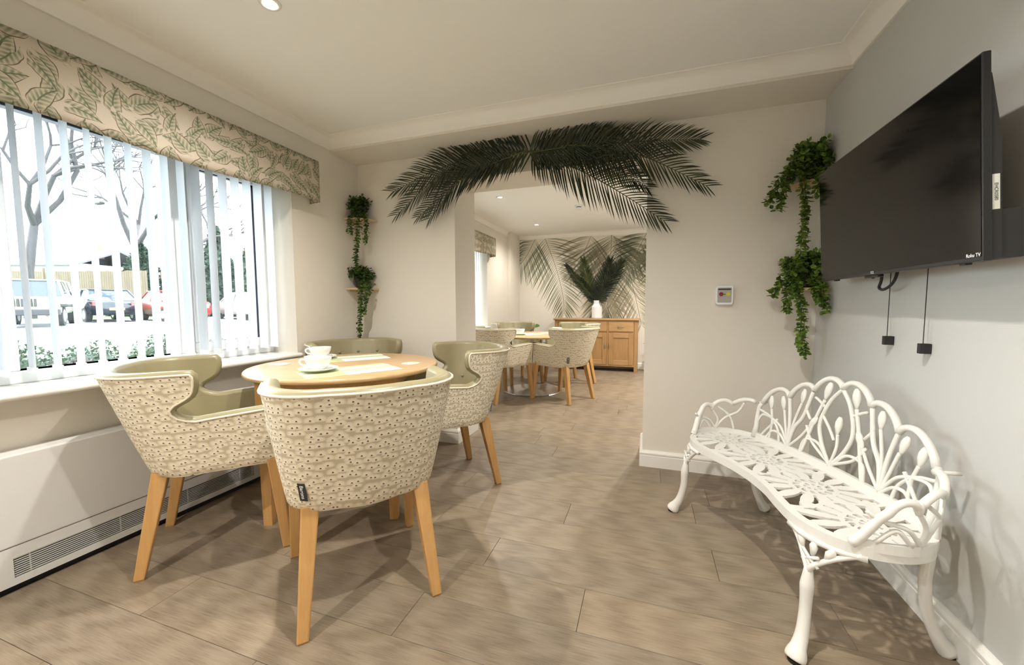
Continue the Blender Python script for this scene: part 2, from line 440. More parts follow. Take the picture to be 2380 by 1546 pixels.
def skirting(name, pts, side=1):
    """pts: open polyline on the floor, board grows to the left of travel"""
    prof = [(0, 0), (.018, 0), (.018, .078), (.016, .082), (.016, .086), (.019, .089), (.019, .098), (.013, .108), (.006, .113), (0, .114)]
    P = [Vector((a, b)) for a, b in pts]; v = []; f = []; n = len(prof)
    for i, p in enumerate(P):
        ds = []
        if i: ds.append((P[i]-P[i-1]).normalized())
        if i < len(P)-1: ds.append((P[i+1]-P[i]).normalized())
        ns = [Vector((-d.y, d.x))*side for d in ds]
        nrm = ns[0] if len(ns) == 1 else (ns[0]+ns[1])/(1+ns[0].dot(ns[1]))
        v += [(p.x+nrm.x*d, p.y+nrm.y*d, z) for d, z in prof]
    for i in range(len(P)-1):
        for k in range(n-1): f.append((i*n+k, i*n+k+1, (i+1)*n+k+1, (i+1)*n+k))
    f += [tuple(range(n)), tuple((len(P)-1)*n+k for k in range(n-1, -1, -1))]
    struct(obj(name, v, f, 'trim_white'))
skirting('baseboard_right', [(W, YB), (W, 0), (OX2, 0), (OX2, T)])
skirting('baseboard_far', [(OX1, T), (OX1, 0), (0, 0)])
skirting('baseboard_end', [(W, T), (W, Y2), (.07, Y2)])

# ------------------------------------------------------------------ windows
XF = -.215                # inner face of the frames
def window(name, ya, yb, z0, z1, posts, label):
    o = MB()
    fx0, fx1 = XF-.07, XF
    o.bbox(fx0, fx1, ya, yb, z0, z0+.055, .006); o.bbox(fx0, fx1, ya, yb, z1-.075, z1, .006)
    o.bbox(fx0, fx1, ya, ya+.06, z0+.0551, z1-.0751, .006); o.bbox(fx0, fx1, yb-.06, yb, z0+.0551, z1-.0751, .006)
    for p, w in posts: o.bbox(fx0, fx1, p-w/2, p+w/2, z0+.0551, z1-.0751, .006)
    w_ = struct(o.build(name, 'upvc_white'), label)
    edges = [ya+.03] + [p for p, w in posts] + [yb-.03]
    for a, b in zip(edges, edges[1:]):
        pa, pb = a+.035, b-.035
        g = MB()
        for q in ((pa, pb, z0+.05, z0+.060), (pa, pb, z1-.085, z1-.073), (pa, pa+.009, z0+.05, z1-.075), (pb-.009, pb, z0+.05, z1-.075)): g.box(XF-.045, XF-.012, *q)
        g.build('gasket', 'dark_frame', w_)
        MB().box(XF-.036, XF-.030, pa, pb, z0+.05, z1-.07).build('pane', 'window_glass', w_)
    return w_
w1 = window('window_1', WA, WB, WZ0, WZ1, [(-1.275, .115), (-1.985, .13), (-2.7, .115)], 'wide white-framed window behind the vertical blinds')
# dark head bar with the trickle vents of the big pane, white sash of the small casement
o = MB().bbox(XF-.04, XF+.012, -1.92, -1.335, WZ1-.12, WZ1-.075, .004).build('vent_bar', 'dark_frame', w1)
MB().bbox(XF-.04, XF+.016, -1.91, -1.345, WZ1-.103, WZ1-.098, .001).build('vent_lip', 'upvc_white', o)
s = MB()
for q in ((-1.215, -.745, WZ0+.055, WZ0+.115), (-1.215, -.745, WZ1-.14, WZ1-.075), (-1.215, -1.16, WZ0+.1151, WZ1-.1401), (-.80, -.745, WZ0+.1151, WZ1-.1401)): s.bbox(XF-.03, XF+.012, *q, .005)
sash = s.build('sash', 'upvc_white', w1)
s = MB()
for q in ((-1.16, -.80, WZ0+.110, WZ0+.118), (-1.16, -.80, WZ1-.148, WZ1-.138), (-.812, -.798, WZ0+.11, WZ1-.13)): s.box(XF-.028, XF+.0, *q)
s.build('gasket', 'dark_frame', sash)
s = MB().bbox(XF+.012, XF+.03, -1.19, -1.165, 1.28, 1.40, .004); s.bbox(XF+.026, XF+.04, -1.187, -1.168, 1.20, 1.36, .004); s.build('window_handle', 'upvc_white', sash)
window('window_2', VA, VB, WZ0, WZ1, [(1.9, .11)], 'white-framed window in the next room')
def sill(name, ya, yb, label):
    prof = [(-.298, WZ0-.03), (-.298, WZ0)] + [(.036+.015*math.sin(PI*i/8), WZ0-.015+.015*math.cos(PI*i/8)) for i in range(9)]
    m_ = MB().prism(prof, ya-.0, yb+.0, fn=lambda a, b, c: (a, c, b)); struct(m_.soft(name, 'trim_white', None, 40), label)
sill('trim_5', WA, WB, 'white rounded window sill board')
sill('trim_6', VA, VB, 'white window sill board in the next room')

# vertical blinds: head rail and louvres
def blind(name, label, ys, z0, z1, xc, a_=(.985, -.14), w=.089):
    t_ = thing(name, label, 'blind', (xc, ys[0], z1))
    MB().bbox(-.022, .022, min(ys)-ys[0]-.04, max(ys)-ys[0]+.04, 0, .032, .003).build('head_rail', 'upvc_white', t_)
    me = None
    for i, y in enumerate(ys):
        if me is None:
            v = []; f = []; n = 6; hh = z1-z0-.012
            for s_ in (0, 1):
                for k in range(n+1):
                    e = (k/n-.5)*w; bow = .004*(1-(2*k/n-1)**2); off = .0009*s_
                    x_, y_ = a_[0]*e - a_[1]*(bow+off), a_[1]*e + a_[0]*(bow+off)
                    v += [(x_, y_, -hh), (x_, y_, -.012)]
            N = 2*(n+1)
            for k in range(n):
                f.append((2*k, 2*k+2, 2*k+3, 2*k+1)); f.append((N+2*k+1, N+2*k+3, N+2*k+2, N+2*k))
            f += [(0, 1, N+1, N), (2*n+1, 2*n, N+2*n, N+2*n+1)]
            for k in range(n): f += [(2*k+1, 2*k+3, N+2*k+3, N+2*k+1), (2*k+2, 2*k, N+2*k, N+2*k+2)]
            l0 = obj('louvre', v, f, 'blind_fabric', t_, True); l0.data.set_sharp_from_angle(angle=math.radians(50)); me = l0.data
            hng = MB().box(-.036*a_[0], .036*a_[0], -.003, .003, -hh+.004, -hh+.030)
            wt = hng.build('weight_clip', 'upvc_white', l0)
        else:
            l0 = bpy.data.objects.new('louvre', me); COL.objects.link(l0); l0.parent = t_
            w2 = wt.copy(); COL.objects.link(w2); w2.parent = l0
        l0.location = (0, y-ys[0], 0); l0.rotation_euler = (0, 0, random.uniform(-.05, .05))
    return t_
ys = [-.782-.0765*i for i in range(34)]
blind('vertical_blind', 'white vertical louvre blind hanging open behind the leaf-print pelmet in the near room', ys, .825, 2.03, -.10)
blind('vertical_blind', 'white vertical louvre blind at the window beyond the opening', [VB-.07-.0765*i for i in range(24)], .825, 2.03, -.10, (.55, -.83))

# pelmets: a fabric board with a soft lower hem and a return to the wall
def pelmet(name, label, ya, yb, z0, z1, xp=.105):
    prof = [(.003, yb), (xp-.015, yb), (xp-.004, yb-.004), (xp, yb-.015)]
    n = int((yb-ya)/.03); prof += [(xp + .004*math.sin(i*1.7)*math.sin(i*.37), yb-.015-(yb-ya-.03)*i/n) for i in range(1, n+1)]
    prof += [(xp-.01, ya), (.003, ya)]
    v = []; f = []; uv = []; s_ = 0; rows = 8
    for i, (x, y) in enumerate(prof):
        if i: s_ += math.hypot(x-prof[i-1][0], y-prof[i-1][1])
        for k in range(rows+1):
            q = k/rows; dz = .010*math.sin(s_*5.1)*(1-q)**2 - .006*(1-q)**3
            v.append((x+.006*math.sin(q*PI)*(1 if 3 <= i < len(prof)-2 else 0), y, z0+(z1-z0)*q+dz)); uv.append((s_, (z1-z0)*q))
    r = rows+1
    for i in range(len(prof)-1):
        for k in range(rows): f.append((i*r+k, i*r+k+1, (i+1)*r+k+1, (i+1)*r+k))
    t_ = thing(name, label, 'pelmet')
    c = obj('pelmet_fabric', v, f, 'leaf_print', t_, True, uv); c.data.set_sharp_from_angle(angle=math.radians(60))
    c.modifiers.new('thick', 'SOLIDIFY').thickness = .004
    MB().bbox(.003, xp-.012, ya+.01, yb-.01, z1-.02, z1-.004, .002).build('pelmet_board', 'upvc_white', t_)
    return t_
pelmet('pelmet', 'sand-coloured pelmet with grey-green leaf print above the near window', -3.55, -.525, 1.868, 2.152)
pelmet('pelmet', 'leaf-print pelmet over the window seen through the opening', .80, 2.985, 1.872, 2.150)

# ------------------------------------------------------------------ radiator cover
RX, RA, RB, RZ0, RZ1 = .020, -2.28, -.93, .030, .546
t_ = thing('radiator', 'long white low-surface radiator cover under the window with a slotted bottom grille', 'radiator', (0, 0, 0))
m_ = MB()
m_.bbox(-.088, RX, RA, RB, .185, RZ1, .006)
m_.build('casing', 'radiator_white', t_)
m_ = MB()
GA, GB, G0, G1 = -2.07, -1.065, .058, .138
Z1 = .183
for (i0, o0, i1, o1) in (((GA, G0), (RA, RZ0), (GB, G0), (RB, RZ0)), ((GB, G0), (RB, RZ0), (GB, G1), (RB, Z1)), ((GB, G1), (RB, Z1), (GA, G1), (RA, Z1)), ((GA, G1), (RA, Z1), (GA, G0), (RA, RZ0))):
    m_.add([(x, a, b) for x in (-.05, RX-.002) for a, b in (i0, o0, o1, i1)], [(0, 1, 2, 3), (7, 6, 5, 4), (1, 5, 6, 2), (0, 3, 7, 4)])
m_.build('grille_frame', 'radiator_white', t_)
MB().box(-.06, RX-.03, GA-.01, GB+.01, G0-.01, G1+.01).build('grille_back', 'grille_dark', t_)
for i in range(9):
    z = G0+.006+i*.0087
    MB().box(RX-.009, RX-.004, GA, GB, z, z+.0030).build('grille_bar', 'radiator_white', t_)
for i in range(4):
    y = GA+.045+i*.29
    MB().box(RX-.012, RX-.0095, y, y+.004, G0, G1).build('grille_divider', 'radiator_white', t_)
MB().box(-.085, RX-.03, RA+.06, RB-.06, .0, RZ0).build('gap_shade', 'grille_dark', t_)  # near-black block stands in for the shade in the gap beneath

# ------------------------------------------------------------------ downlights
def downlight(label, x, y, power=1.0, z=H):
    t_ = thing('downlight', label, 'light', (x, y, z), 0, 'recessed ceiling downlights')
    MB().lathe([(.026, -.001), (.030, -.006), (.040, -.007), (.044, -.003), (.045, 0)], 28).build('bezel', 'trim_white', t_, True)
    MB().lathe([(.0, -.0035), (.027, -.003)], 24).build('lens', 'led', t_, True)
    L_ = bpy.data.lights.new('downlight_lamp', 'SPOT'); L_.energy = DOWNLIGHT_W*power; L_.color = (1, .95, .875)
    L_.spot_size = math.radians(150); L_.spot_blend = 1.0; L_.shadow_soft_size = .028
    lo = bpy.data.objects.new('downlight_lamp', L_); COL.objects.link(lo); lo.parent = t_; lo.location = (0, 0, -.02)
downlight('bright recessed downlight in the ceiling above the near table', .815, -1.50, .66)
downlight('recessed downlight in the ceiling above the white bench', 2.30, -1.90, .74)
downlight('unseen downlight added in the ceiling behind the viewer, window side', .815, -3.7, 1.3)  # unseen lamp added to brighten the room from behind the camera
downlight('unseen downlight added in the ceiling behind the viewer, television side', 1.9, -4.1, .45)  # second unseen lamp behind the camera, added as fill light
downlight('nearer of the two downlights seen through the opening', .673, 1.65, .5)
downlight('farther of the two downlights seen through the opening', .655, 3.36, .42)
downlight('added downlight in the next room ceiling, out of sight right of the smoke detector', 2.6, 1.65, 1.15)  # added to light the next room, no such fitting in view
downlight('added downlight in the next room ceiling, out of sight above the sideboard', 2.75, 3.0, 1.1)  # another lamp added for its light, kept hidden behind the wall
t_ = thing('smoke_detector', 'small round white smoke detector on the ceiling beyond the opening', 'detector', (1.488, 2.375, H))
MB().lathe([(.05, 0), (.05, -.012), (.046, -.016), (.0, -.016)], 28).build('base', 'upvc_white', t_, True)
MB().lathe([(.030, -.016), (.030, -.026), (.040, -.030), (.043, -.036), (.038, -.045), (.0, -.048)], 28).build('sensor_head', 'upvc_white', t_, True)
MB().lathe([(.0305, -.017), (.0315, -.021), (.0305, -.0255)], 28).build('vent_slot', 'grille_dark', t_, True)

# ------------------------------------------------------------------ upholstered tub chairs
def plan(h, z):
    """half width, back position, corner radius, bulge of the outer shell at height z"""
    k = max(0, (z-.415)/.43)
    w = .266+.059*k**.9; vb = .035-.14*k**.95
    return w, vb, .16+.03*k, .022
ARM0 = .645
def vend(z):
    tb = [(.645, .228), (.652, .196), (.665, .168), (.685, .149), (.705, .146), (.725, .162), (.745, .196), (.760, .214), (.775, .222), (.80, .226), (.82, .227), (.835, .226), (.845, .219)]
    for (a, b), (c, d) in zip(tb, tb[1:]):
        if z <= c+1e-9: return b+(d-b)*(z-a)/(c-a)
    return tb[-1][1]
NF, NA, NC, NBK = 8, 5, 7, 12
def columns(z, ve, inset=0, front=True):
    """points of the U in plan from right arm front, round the back, to the left arm front"""
    w, vb, R, bul = plan(0, z); w -= inset; vb += inset; R = max(.05, R-inset*.7)
    vf = .50; out = []
    if front: out += [(w-.004, vf-(vf-ve)*i/NF) for i in range(NF)]
    vc = vb+R
    out += [(w, ve-(ve-vc)*i/NA) for i in range(NA)]
    out += [(w-R+R*math.cos(PI/2*i/NC), vc-R*math.sin(PI/2*i/NC)-bul*0) for i in range(NC)]
    out += [((w-R)*(1-i/NBK), vb-bul*(1-(1-i/NBK)**2)) for i in range(NBK+1)]
    return out + [(-a, b) for a, b in out[-2::-1]]
def fronts(z_):  # height of the arm top along the front part
    return z_
def make_chair(label, loc, rz, group):
    ch = thing('tub_chair', label, 'chair', loc, rz, group)
    lowz = [.418, .45, .49, .53, .57, .61, .645]
    upz = [.645, .652, .665, .685, .705, .725, .745, .760, .775, .80, .82, .835, .845]
    def shell(inset, z_bot, tilt=0):
        V = []; F = []; rows = []
        lz = [max(z, z_bot) for z in lowz]
        for j, z in enumerate(lz):
            cols = columns(z, vend(ARM0), inset); r = []
            for i, (a, b) in enumerate(cols):
                zz = z
                n = len(cols); e = min(i, n-1-i)
                if e < NF: zz = z + (z-.418)/(.645-.418)*.022*(1-e/NF)      # arm rises to the front
                r.append(len(V)); V.append(Vector((a, b, zz)))
            rows.append(r)
        for j in range(len(rows)-1):
            for i in range(len(rows[0])-1): F.append((rows[j][i], rows[j][i+1], rows[j+1][i+1], rows[j+1][i]))
        up = [rows[-1][NF:len(rows[-1])-NF]]
        for z in upz[1:]:
            r = []
            for a, b in columns(z, vend(z), inset, False): r.append(len(V)); V.append(Vector((a, b, z)))
            up.append(r)
        for j in range(len(up)-1):
            for i in range(len(up[0])-1): F.append((up[j][i], up[j][i+1], up[j+1][i+1], up[j+1][i]))
        # boundary chain: right arm front bottom -> up -> arm top -> notch -> ear -> rim -> mirrored
        chain = [r[0] for r in rows] + rows[-1][1:NF] + [r[0] for r in up] + up[-1][1:-1] + [r[-1] for r in up[::-1]] + rows[-1][len(rows[-1])-NF:-1] + [r[-1] for r in rows[::-1]]
        return V, F, rows, up, chain
    V, F, rows, up, chain = shell(0, .418)
    # arc length uv
    uv = [None]*len(V)
    for r in rows+up:
        s_ = 0; mid = len(r)//2; acc = [0]
        for i in range(1, len(r)): acc.append(acc[-1]+(V[r[i]]-V[r[i-1]]).length)
        for i, q in enumerate(r): uv[q] = (acc[i]-acc[mid], V[q].z)
    bot = [V[q] for q in rows[0]]
    # hem: roll the lower edge in and close the base
    nb = len(V); hem = []
    for p in bot: hem.append(len(V)); V.append(Vector((p.x*.955, p.y+(.012 if p.y < .2 else -.01), .408))); uv.append((p.x+p.y, .40))
    for i in range(len(hem)-1): F.append((rows[0][i+1], rows[0][i], hem[i], hem[i+1]))
    F.append(tuple(hem))
    sh = obj('shell', V, F, 'fan_fabric', ch, True, uv)
    fr_ = MB().bbox(-.262, .262, .455, .503, .405, .462, .012); uvf = [(p[0], p[2]) for p in fr_.v]; fr_.build('front_rail', 'fan_fabric', ch, True, uvf)
    # leather lining
    TH = .052
    Vi, Fi, ri, ui, ci = shell(TH, .45)
    Vl = [p.copy() for p in Vi]; Fl = [tuple(reversed(q)) for q in Fi]
    O = [V[q] for q in chain]; I = [Vi[q] for q in ci]; n = len(O); rings = []
    for i in range(n):
        tg = (O[min(i+1, n-1)]-O[max(i-1, 0)])
        for _ in (0,):
            tg2 = (O[min(i+2, n-1)]-O[max(i-2, 0)])
        tg = (tg.normalized()+tg2.normalized()).normalized()
        w_ = I[i]-O[i]; wl_ = w_.length; wn = w_.normalized(); e = wn.cross(tg); e = e.normalized()
        rings.append((O[i], wn, wl_, e))
    mid = rings[n//2]
    sg = 1 if mid[3].z > 0 else -1
    base = len(Vl); K = 6
    for o_, wn, wl_, e in rings:
        for k in range(K+1):
            a = PI*k/K
            Vl.append(o_ + wn*(wl_*(1-math.cos(a))/2) + e*(sg*.019*math.sin(a)))
    for i in range(n-1):
        for k in range(K):
            a, b = base+i*(K+1)+k, base+(i+1)*(K+1)+k
            Fl.append((a, b, b+1, a+1) if sg > 0 else (a, a+1, b+1, b))
    obj('lining', Vl, Fl, 'leather_olive', ch, True)
    MB().tube([o_ - wn*.002 + e*sg*.002 for o_, wn, wl_, e in rings], .0048, 6).build('piping', 'piping', ch, True)
    # seat
    bm = MB().bbox(-.225, .225, .06, .515, .43, .50, .028); bm.build('seat_cushion', 'leather_olive', ch, True)
    # deep buttons on the inside of the back
    for zb_ in (.765, .625):
        for bx in (-.205, -.07, .07, .205):
            w_, vb, R, bul = plan(0, zb_); w_ -= TH; vb += TH; R = max(.05, R-TH*.7); f_ = w_-R
            yb_ = vb-bul*(1-(bx/f_)**2) if abs(bx) < f_ else vb+R-math.sqrt(max(0, R*R-(abs(bx)-f_)**2))
            MB().ball((bx, yb_+.003, zb_), .011, .009, .011, 10, 6).build('button', 'leather_olive', ch, True)
    # legs
    for sx in (-1, 1):
        for top, foot, a0, a1 in (((.192, .085), (.230, .004), .029, .0185), ((.242, .492), (.256, .532), .027, .018)):
            v = []
            for (cx, cy), a, z in ((foot, a1, .004), (foot, a1, .012), (top, a0, .43)):
                b_ = a-.004 if z < .01 else a
                v += [(sx*cx-b_, cy-b_, z), (sx*cx+b_, cy-b_, z), (sx*cx+b_, cy+b_, z), (sx*cx-b_, cy+b_, z)]
            bm = bmesh.new(); vs_ = [bm.verts.new(p) for p in v]
            for q in [(3,2,1,0),(8,9,10,11)]+[(4*j+i, 4*j+(i+1) % 4, 4*j+4+(i+1) % 4, 4*j+4+i) for j in (0, 1) for i in range(4)]: bm.faces.new([vs_[i] for i in q])
            bm.verts.ensure_lookup_table()
            eds = [e_ for e_ in bm.edges if abs(e_.verts[0].co.z-e_.verts[1].co.z) > .1]
            bmesh.ops.bevel(bm, geom=eds, offset=.005, segments=2, affect='EDGES', profile=.5)
            zmin = min(q.co.z for q in bm.verts)
            for q in bm.verts: q.co.z -= zmin*(1-min(1, q.co.z/.4))
            bm.verts.index_update(); o_ = obj('leg', [q.co for q in bm.verts], [[q.index for q in f_.verts] for f_ in bm.faces], 'beech', ch); bm.free()
    # woven maker's tag on the back, reads top to bottom
    w_, vb, R, bul = plan(0, .50)
    zl = .498; dx_ = .212-(w_-R); cx, cy = -.212, vb+R-math.sqrt(R*R-dx_*dx_)
    nrm = Vector((-dx_/R, -math.sqrt(1-(dx_/R)**2), -.20)).normalized(); cx += nrm.x*.0015; cy += nrm.y*.0015; upd = Vector((0, 0, 1)); upd = (upd-nrm*upd.dot(nrm)).normalized(); rt = upd.cross(nrm)
    ctr = Vector((cx, cy, zl))
    g = MB(); c4 = [ctr+rt*a+upd*b for a, b in ((-.0135, -.034), (.0135, -.034), (.0135, .034), (-.0135, .034))]
    g.add(c4+[p+nrm*.0018 for p in c4], [(3,2,1,0),(4,5,6,7),(0,1,5,4),(1,2,6,5),(2,3,7,6),(3,0,4,7)])
    tg_ = g.build('maker_tag', 'matt_black', ch)
    text_mesh('tag_lettering', 'Barons', .0185, 'lettering', tg_, frame_m(-upd, rt, nrm, ctr+nrm*.0022))
    return ch
R_ = math.radians
def face(deg): return R_(deg-90)            # local +y is the chair's front
near_g = 'tub chairs round the near table'; far_g = 'tub chairs round the far table'
chair0 = make_chair('patterned tub chair nearest the viewer with its back turned, black tag at the lower left', (1.437, -1.72, 0), face(137.1), near_g)
dup(chair0, (.223, -1.715, 0), face(47.6), 'patterned tub chair beside the radiator at the near table, seen from its side')
dup(chair0, (1.313, -.424, 0), face(228), 'patterned tub chair by the opening, facing the near table with its green inside showing')
dup(chair0, (.20, -.385, 0), face(-33), 'tub chair in the corner under the hanging plants, only its olive backrest showing')
for (x, y, a, lb) in ((1.655, 1.684, 153, 'tub chair at the far table with its back turned, before the sideboard'),
                      (.563, 1.357, 58, 'tub chair at the far table half hidden by the left edge of the opening'),
                      (1.50, 2.98, 226, 'tub chair at the far table nearest the sideboard, its olive inside showing'),
                      (.36, 2.86, -42, 'tub chair at the far table on the window side, beside the green leaf')):
    c = dup(chair0, (x, y, 0), face(a), lb); c['group'] = far_g

# ------------------------------------------------------------------ near table
TC, TR, TZ = (.685, -.965), .52, .78
t_ = thing('round_table', 'round beech dining table with four legs in the near room', 'table', (TC[0], TC[1], 0), R_(24))
prof = [(0, TZ-.028), (TR-.02, TZ-.028)] + [(TR-.012+.012*math.sin(PI*i/8), TZ-.013-.013*math.cos(PI*i/8)) for i in range(9)] + [(0, TZ)]
o = MB().lathe(prof, 72).soft('table_top', 'beech_top', t_, 40)
A = .315
for (x0, x1, y0, y1) in ((-A, A, -A-.011, -A+.011), (-A, A, A-.011, A+.011), (-A-.011, -A+.011, -A, A), (A-.011, A+.011, -A, A)):
    MB().bbox(x0, x1, y0, y1, TZ-.105, TZ-.028, .003).build('apron', 'beech', t_)
for sx in (-1, 1):
    for sy in (-1, 1):
        v = []
        for z, a in ((0, .021), (TZ-.11, .029), (TZ-.028, .029)):
            v += [(sx*A-a, sy*A-a, z), (sx*A+a, sy*A-a, z), (sx*A+a, sy*A+a, z), (sx*A-a, sy*A+a, z)]
        obj('leg', v, [(3,2,1,0),(8,9,10,11)]+[(4*j+i, 4*j+(i+1) % 4, 4*j+4+(i+1) % 4, 4*j+4+i) for j in (0, 1) for i in range(4)], 'beech', t_)

def placemat(label, x, y, z, rz, w=.47, d=.285):
    t_ = thing('placemat', label, 'placemat', (x, y, z), rz, 'green and white placemats')
    pat = [[0, 1, 1, 1], [1, 0, 0, 0], [0, 1, 1, 1]]
    cw = [.0, .40, 1.0]
    MB().box(-w/2, w/2, -d/2, d/2, 0, .0016).build('mat_base', 'mat_green', t_)
    for (a0, a1, b0, b1) in ((.40, 1, 0, .40), (.40, 1, .62, .82), (.0, .40, .62, .80), (0, .10, .30, .44)):
        MB().box(-w/2+w*a0, -w/2+w*a1, -d/2+d*b0, -d/2+d*b1, .0014, .0021).build('pale_block', 'mat_white', t_)
placemat('green and white placemat under the front teacup on the near table', .868, -1.158, TZ, R_(58))
placemat('green and white placemat under the rear teacup on the near table', .52, -.775, TZ, R_(52))
for (x, y, lb) in ((.318, -1.10, 'round pale coaster on the window side of the near table'), (1.035, -.842, 'round pale coaster on the opening side of the near table')):
    tag(MB().lathe([(.0, 0), (.052, 0), (.053, .0012), (.052, .0024), (0, .0024)], 32, (x, y, TZ)).build('coaster', 'coaster', None, True), lb, 'coaster', 'pale round coasters')

def cup_saucer(label_c, label_s, x, y, z, k=1.0, rz=0, group=None):
    s_ = MB().lathe([(0, .0), (.050*k, .0), (.052*k, .003), (.060*k, .006), (.088*k, .016), (.090*k, .018), (.087*k, .0195), (.056*k, .0095), (.036*k, .0085), (.034*k, .0065), (0, .0065)], 40, (0, 0, 0))
    so = s_.build('saucer', 'ceramic', None, True); so.location = (x, y, z); tag(so, label_s, 'saucer', 'white saucers')
    so.data.set_sharp_from_angle(angle=R_(40))
    t_ = thing('teacup', label_c, 'cup', (x, y, z+.0065*1), rz, 'white teacups')
    MB().lathe([(0, .001), (.028*k, .0), (.031*k, .003), (.034*k, .010), (.048*k, .026), (.057*k, .046), (.061*k, .066), (.0605*k, .0675), (.058*k, .066), (.054*k, .046), (.045*k, .028), (.030*k, .012), (0, .009)], 40).build('bowl', 'ceramic', t_, True)
    MB().tube(catmull([(.055*k, 0, .056), (.074*k, 0, .058), (.083*k, 0, .045), (.072*k, 0, .030), (.050*k, 0, .026)], 6), .0052, 8, flat=.7).build('handle', 'ceramic', t_, True)
    return t_
cup_saucer('large white teacup on the front placemat of the near table', 'white saucer under the front teacup on the near table', .735, -1.235, TZ+.0021, 1.07, R_(215))
cup_saucer('white teacup behind the front one on the near table', 'white saucer under the rear teacup on the near table', .365, -.845, TZ+.0021, 1.07, R_(210))

# ------------------------------------------------------------------ far table
FT = (.942, 2.115)
t_ = thing('pedestal_table', 'round wooden table on a brushed steel disc base beyond the opening', 'table', (FT[0], FT[1], 0))
prof = [(0, .715), (.50, .715)] + [(.508+.012*math.sin(PI*i/8), .728-.013*math.cos(PI*i/8)) for i in range(9)] + [(0, .741)]
MB().lathe(prof, 64).soft('table_top', 'beech_top', t_, 40)
MB().lathe([(0, 0), (.372, 0), (.378, .004), (.372, .010), (.09, .018), (.05, .03), (0, .03)], 56).soft('disc_base', 'steel', t_, 30)
MB().lathe([(.038, .02), (.038, .70), (.0, .70)], 28).soft('column', 'steel', t_, 40)
for a in range(4):
    d = Vector((math.cos(a*PI/2+.5), math.sin(a*PI/2+.5), 0)); MB().tube([d*.02+Vector((0, 0, .69)), d*.30+Vector((0, 0, .705))], .013, 6).build('top_bracket', 'matt_black', t_)
placemat('green and white placemat on the far table, window side', .86, 2.02, .741, R_(60))
placemat('green and white placemat on the far table, sideboard side', 1.22, 2.33, .741, R_(150))
cup_saucer('white teacup standing alone on the far table between two chairs', 'white saucer on the far table between two chairs', .83, 1.93, .7431, 1.0, R_(190))
cup_saucer('white teacup on the far table peeping over the right chair back', 'white saucer on the far table behind the right chair back', 1.20, 2.40, .7431, 1.0, R_(40))

# ------------------------------------------------------------------ sideboard
SX0, SX1, SY, SD, SH = .83, 2.215, 3.93, .345, .885
t_ = thing('sideboard', 'oak sideboard with drawers over panelled doors against the palm mural', 'sideboard', (0, 0, 0))
for x in (SX0, SX1-.055): MB().bbox(x, x+.055, SY, SY+SD, 0, SH-.028, .004).build('corner_post', 'oak_panel', t_)
m_ = MB()
m_.bbox(SX0+.05, SX1-.05, SY+.012, SY+SD-.01, .085, SH-.028, .003)
m_.build('carcass', 'oak', t_)
m_ = MB(); m_.bbox(SX0-.022, SX1+.022, SY-.022, SY+SD+.01, SH-.028, SH, .007); m_.soft('top', 'oak', t_, 40)
n = 3; bw = (SX1-SX0-.11)/n
for i in range(n):
    a, b = SX0+.055+bw*i+.012, SX0+.055+bw*(i+1)-.012
    if i: MB().bbox(a-.024, a, SY+.001, SY+.02, .085, SH-.03, .002).build('stile', 'oak_panel', t_)
    dr = MB().bbox(a+.003, b-.003, SY-.004, SY+.02, .672, SH-.052, .004).build('drawer', 'oak', t_)
    hx = (a+b)/2
    h_ = MB().tube(catmull([(hx-.045, SY-.004, .756), (hx-.036, SY-.022, .757), (hx, SY-.026, .757), (hx+.036, SY-.022, .757), (hx+.045, SY-.004, .756)], 5), .0052, 8).ball((hx-.04, SY-.016, .757), .009, .008, .007).ball((hx+.04, SY-.016, .757), .009, .008, .007)
    h_.build('drawer_handle', 'chrome', dr, True)
    dz0, dz1 = .112, .645
    dr = MB().box(a+.006, b-.006, SY+.008, SY+.018, dz0+.004, dz1-.004).build('door', 'oak_panel', t_)
    for q0 in (a+.003, b-.078): MB().bbox(q0, q0+.075, SY-.003, SY+.02, dz0, dz1, .003).build('stile', 'oak_panel', dr)
    for q0 in (dz0, dz1-.078): MB().bbox(a+.078, b-.078, SY-.003, SY+.02, q0, q0+.078, .003).build('rail', 'oak', dr)
    hx = b-.022 if i < 2 else a+.022
    MB().tube(catmull([(hx, SY-.002, .475), (hx, SY-.02, .468), (hx, SY-.024, .435), (hx, SY-.02, .402), (hx, SY-.002, .395)], 5), .005, 8).ball((hx, SY-.014, .44), .007, .007, .022).build('door_handle', 'chrome', dr, True)
MB().bbox(SX0+.05, SX1-.05, SY+.004, SY+.02, .085, .112, .002).build('bottom_rail', 'oak', t_)
MB().bbox(SX0+.05, SX1-.05, SY+.004, SY+.02, SH-.052, SH-.028, .002).build('top_rail', 'oak', t_)

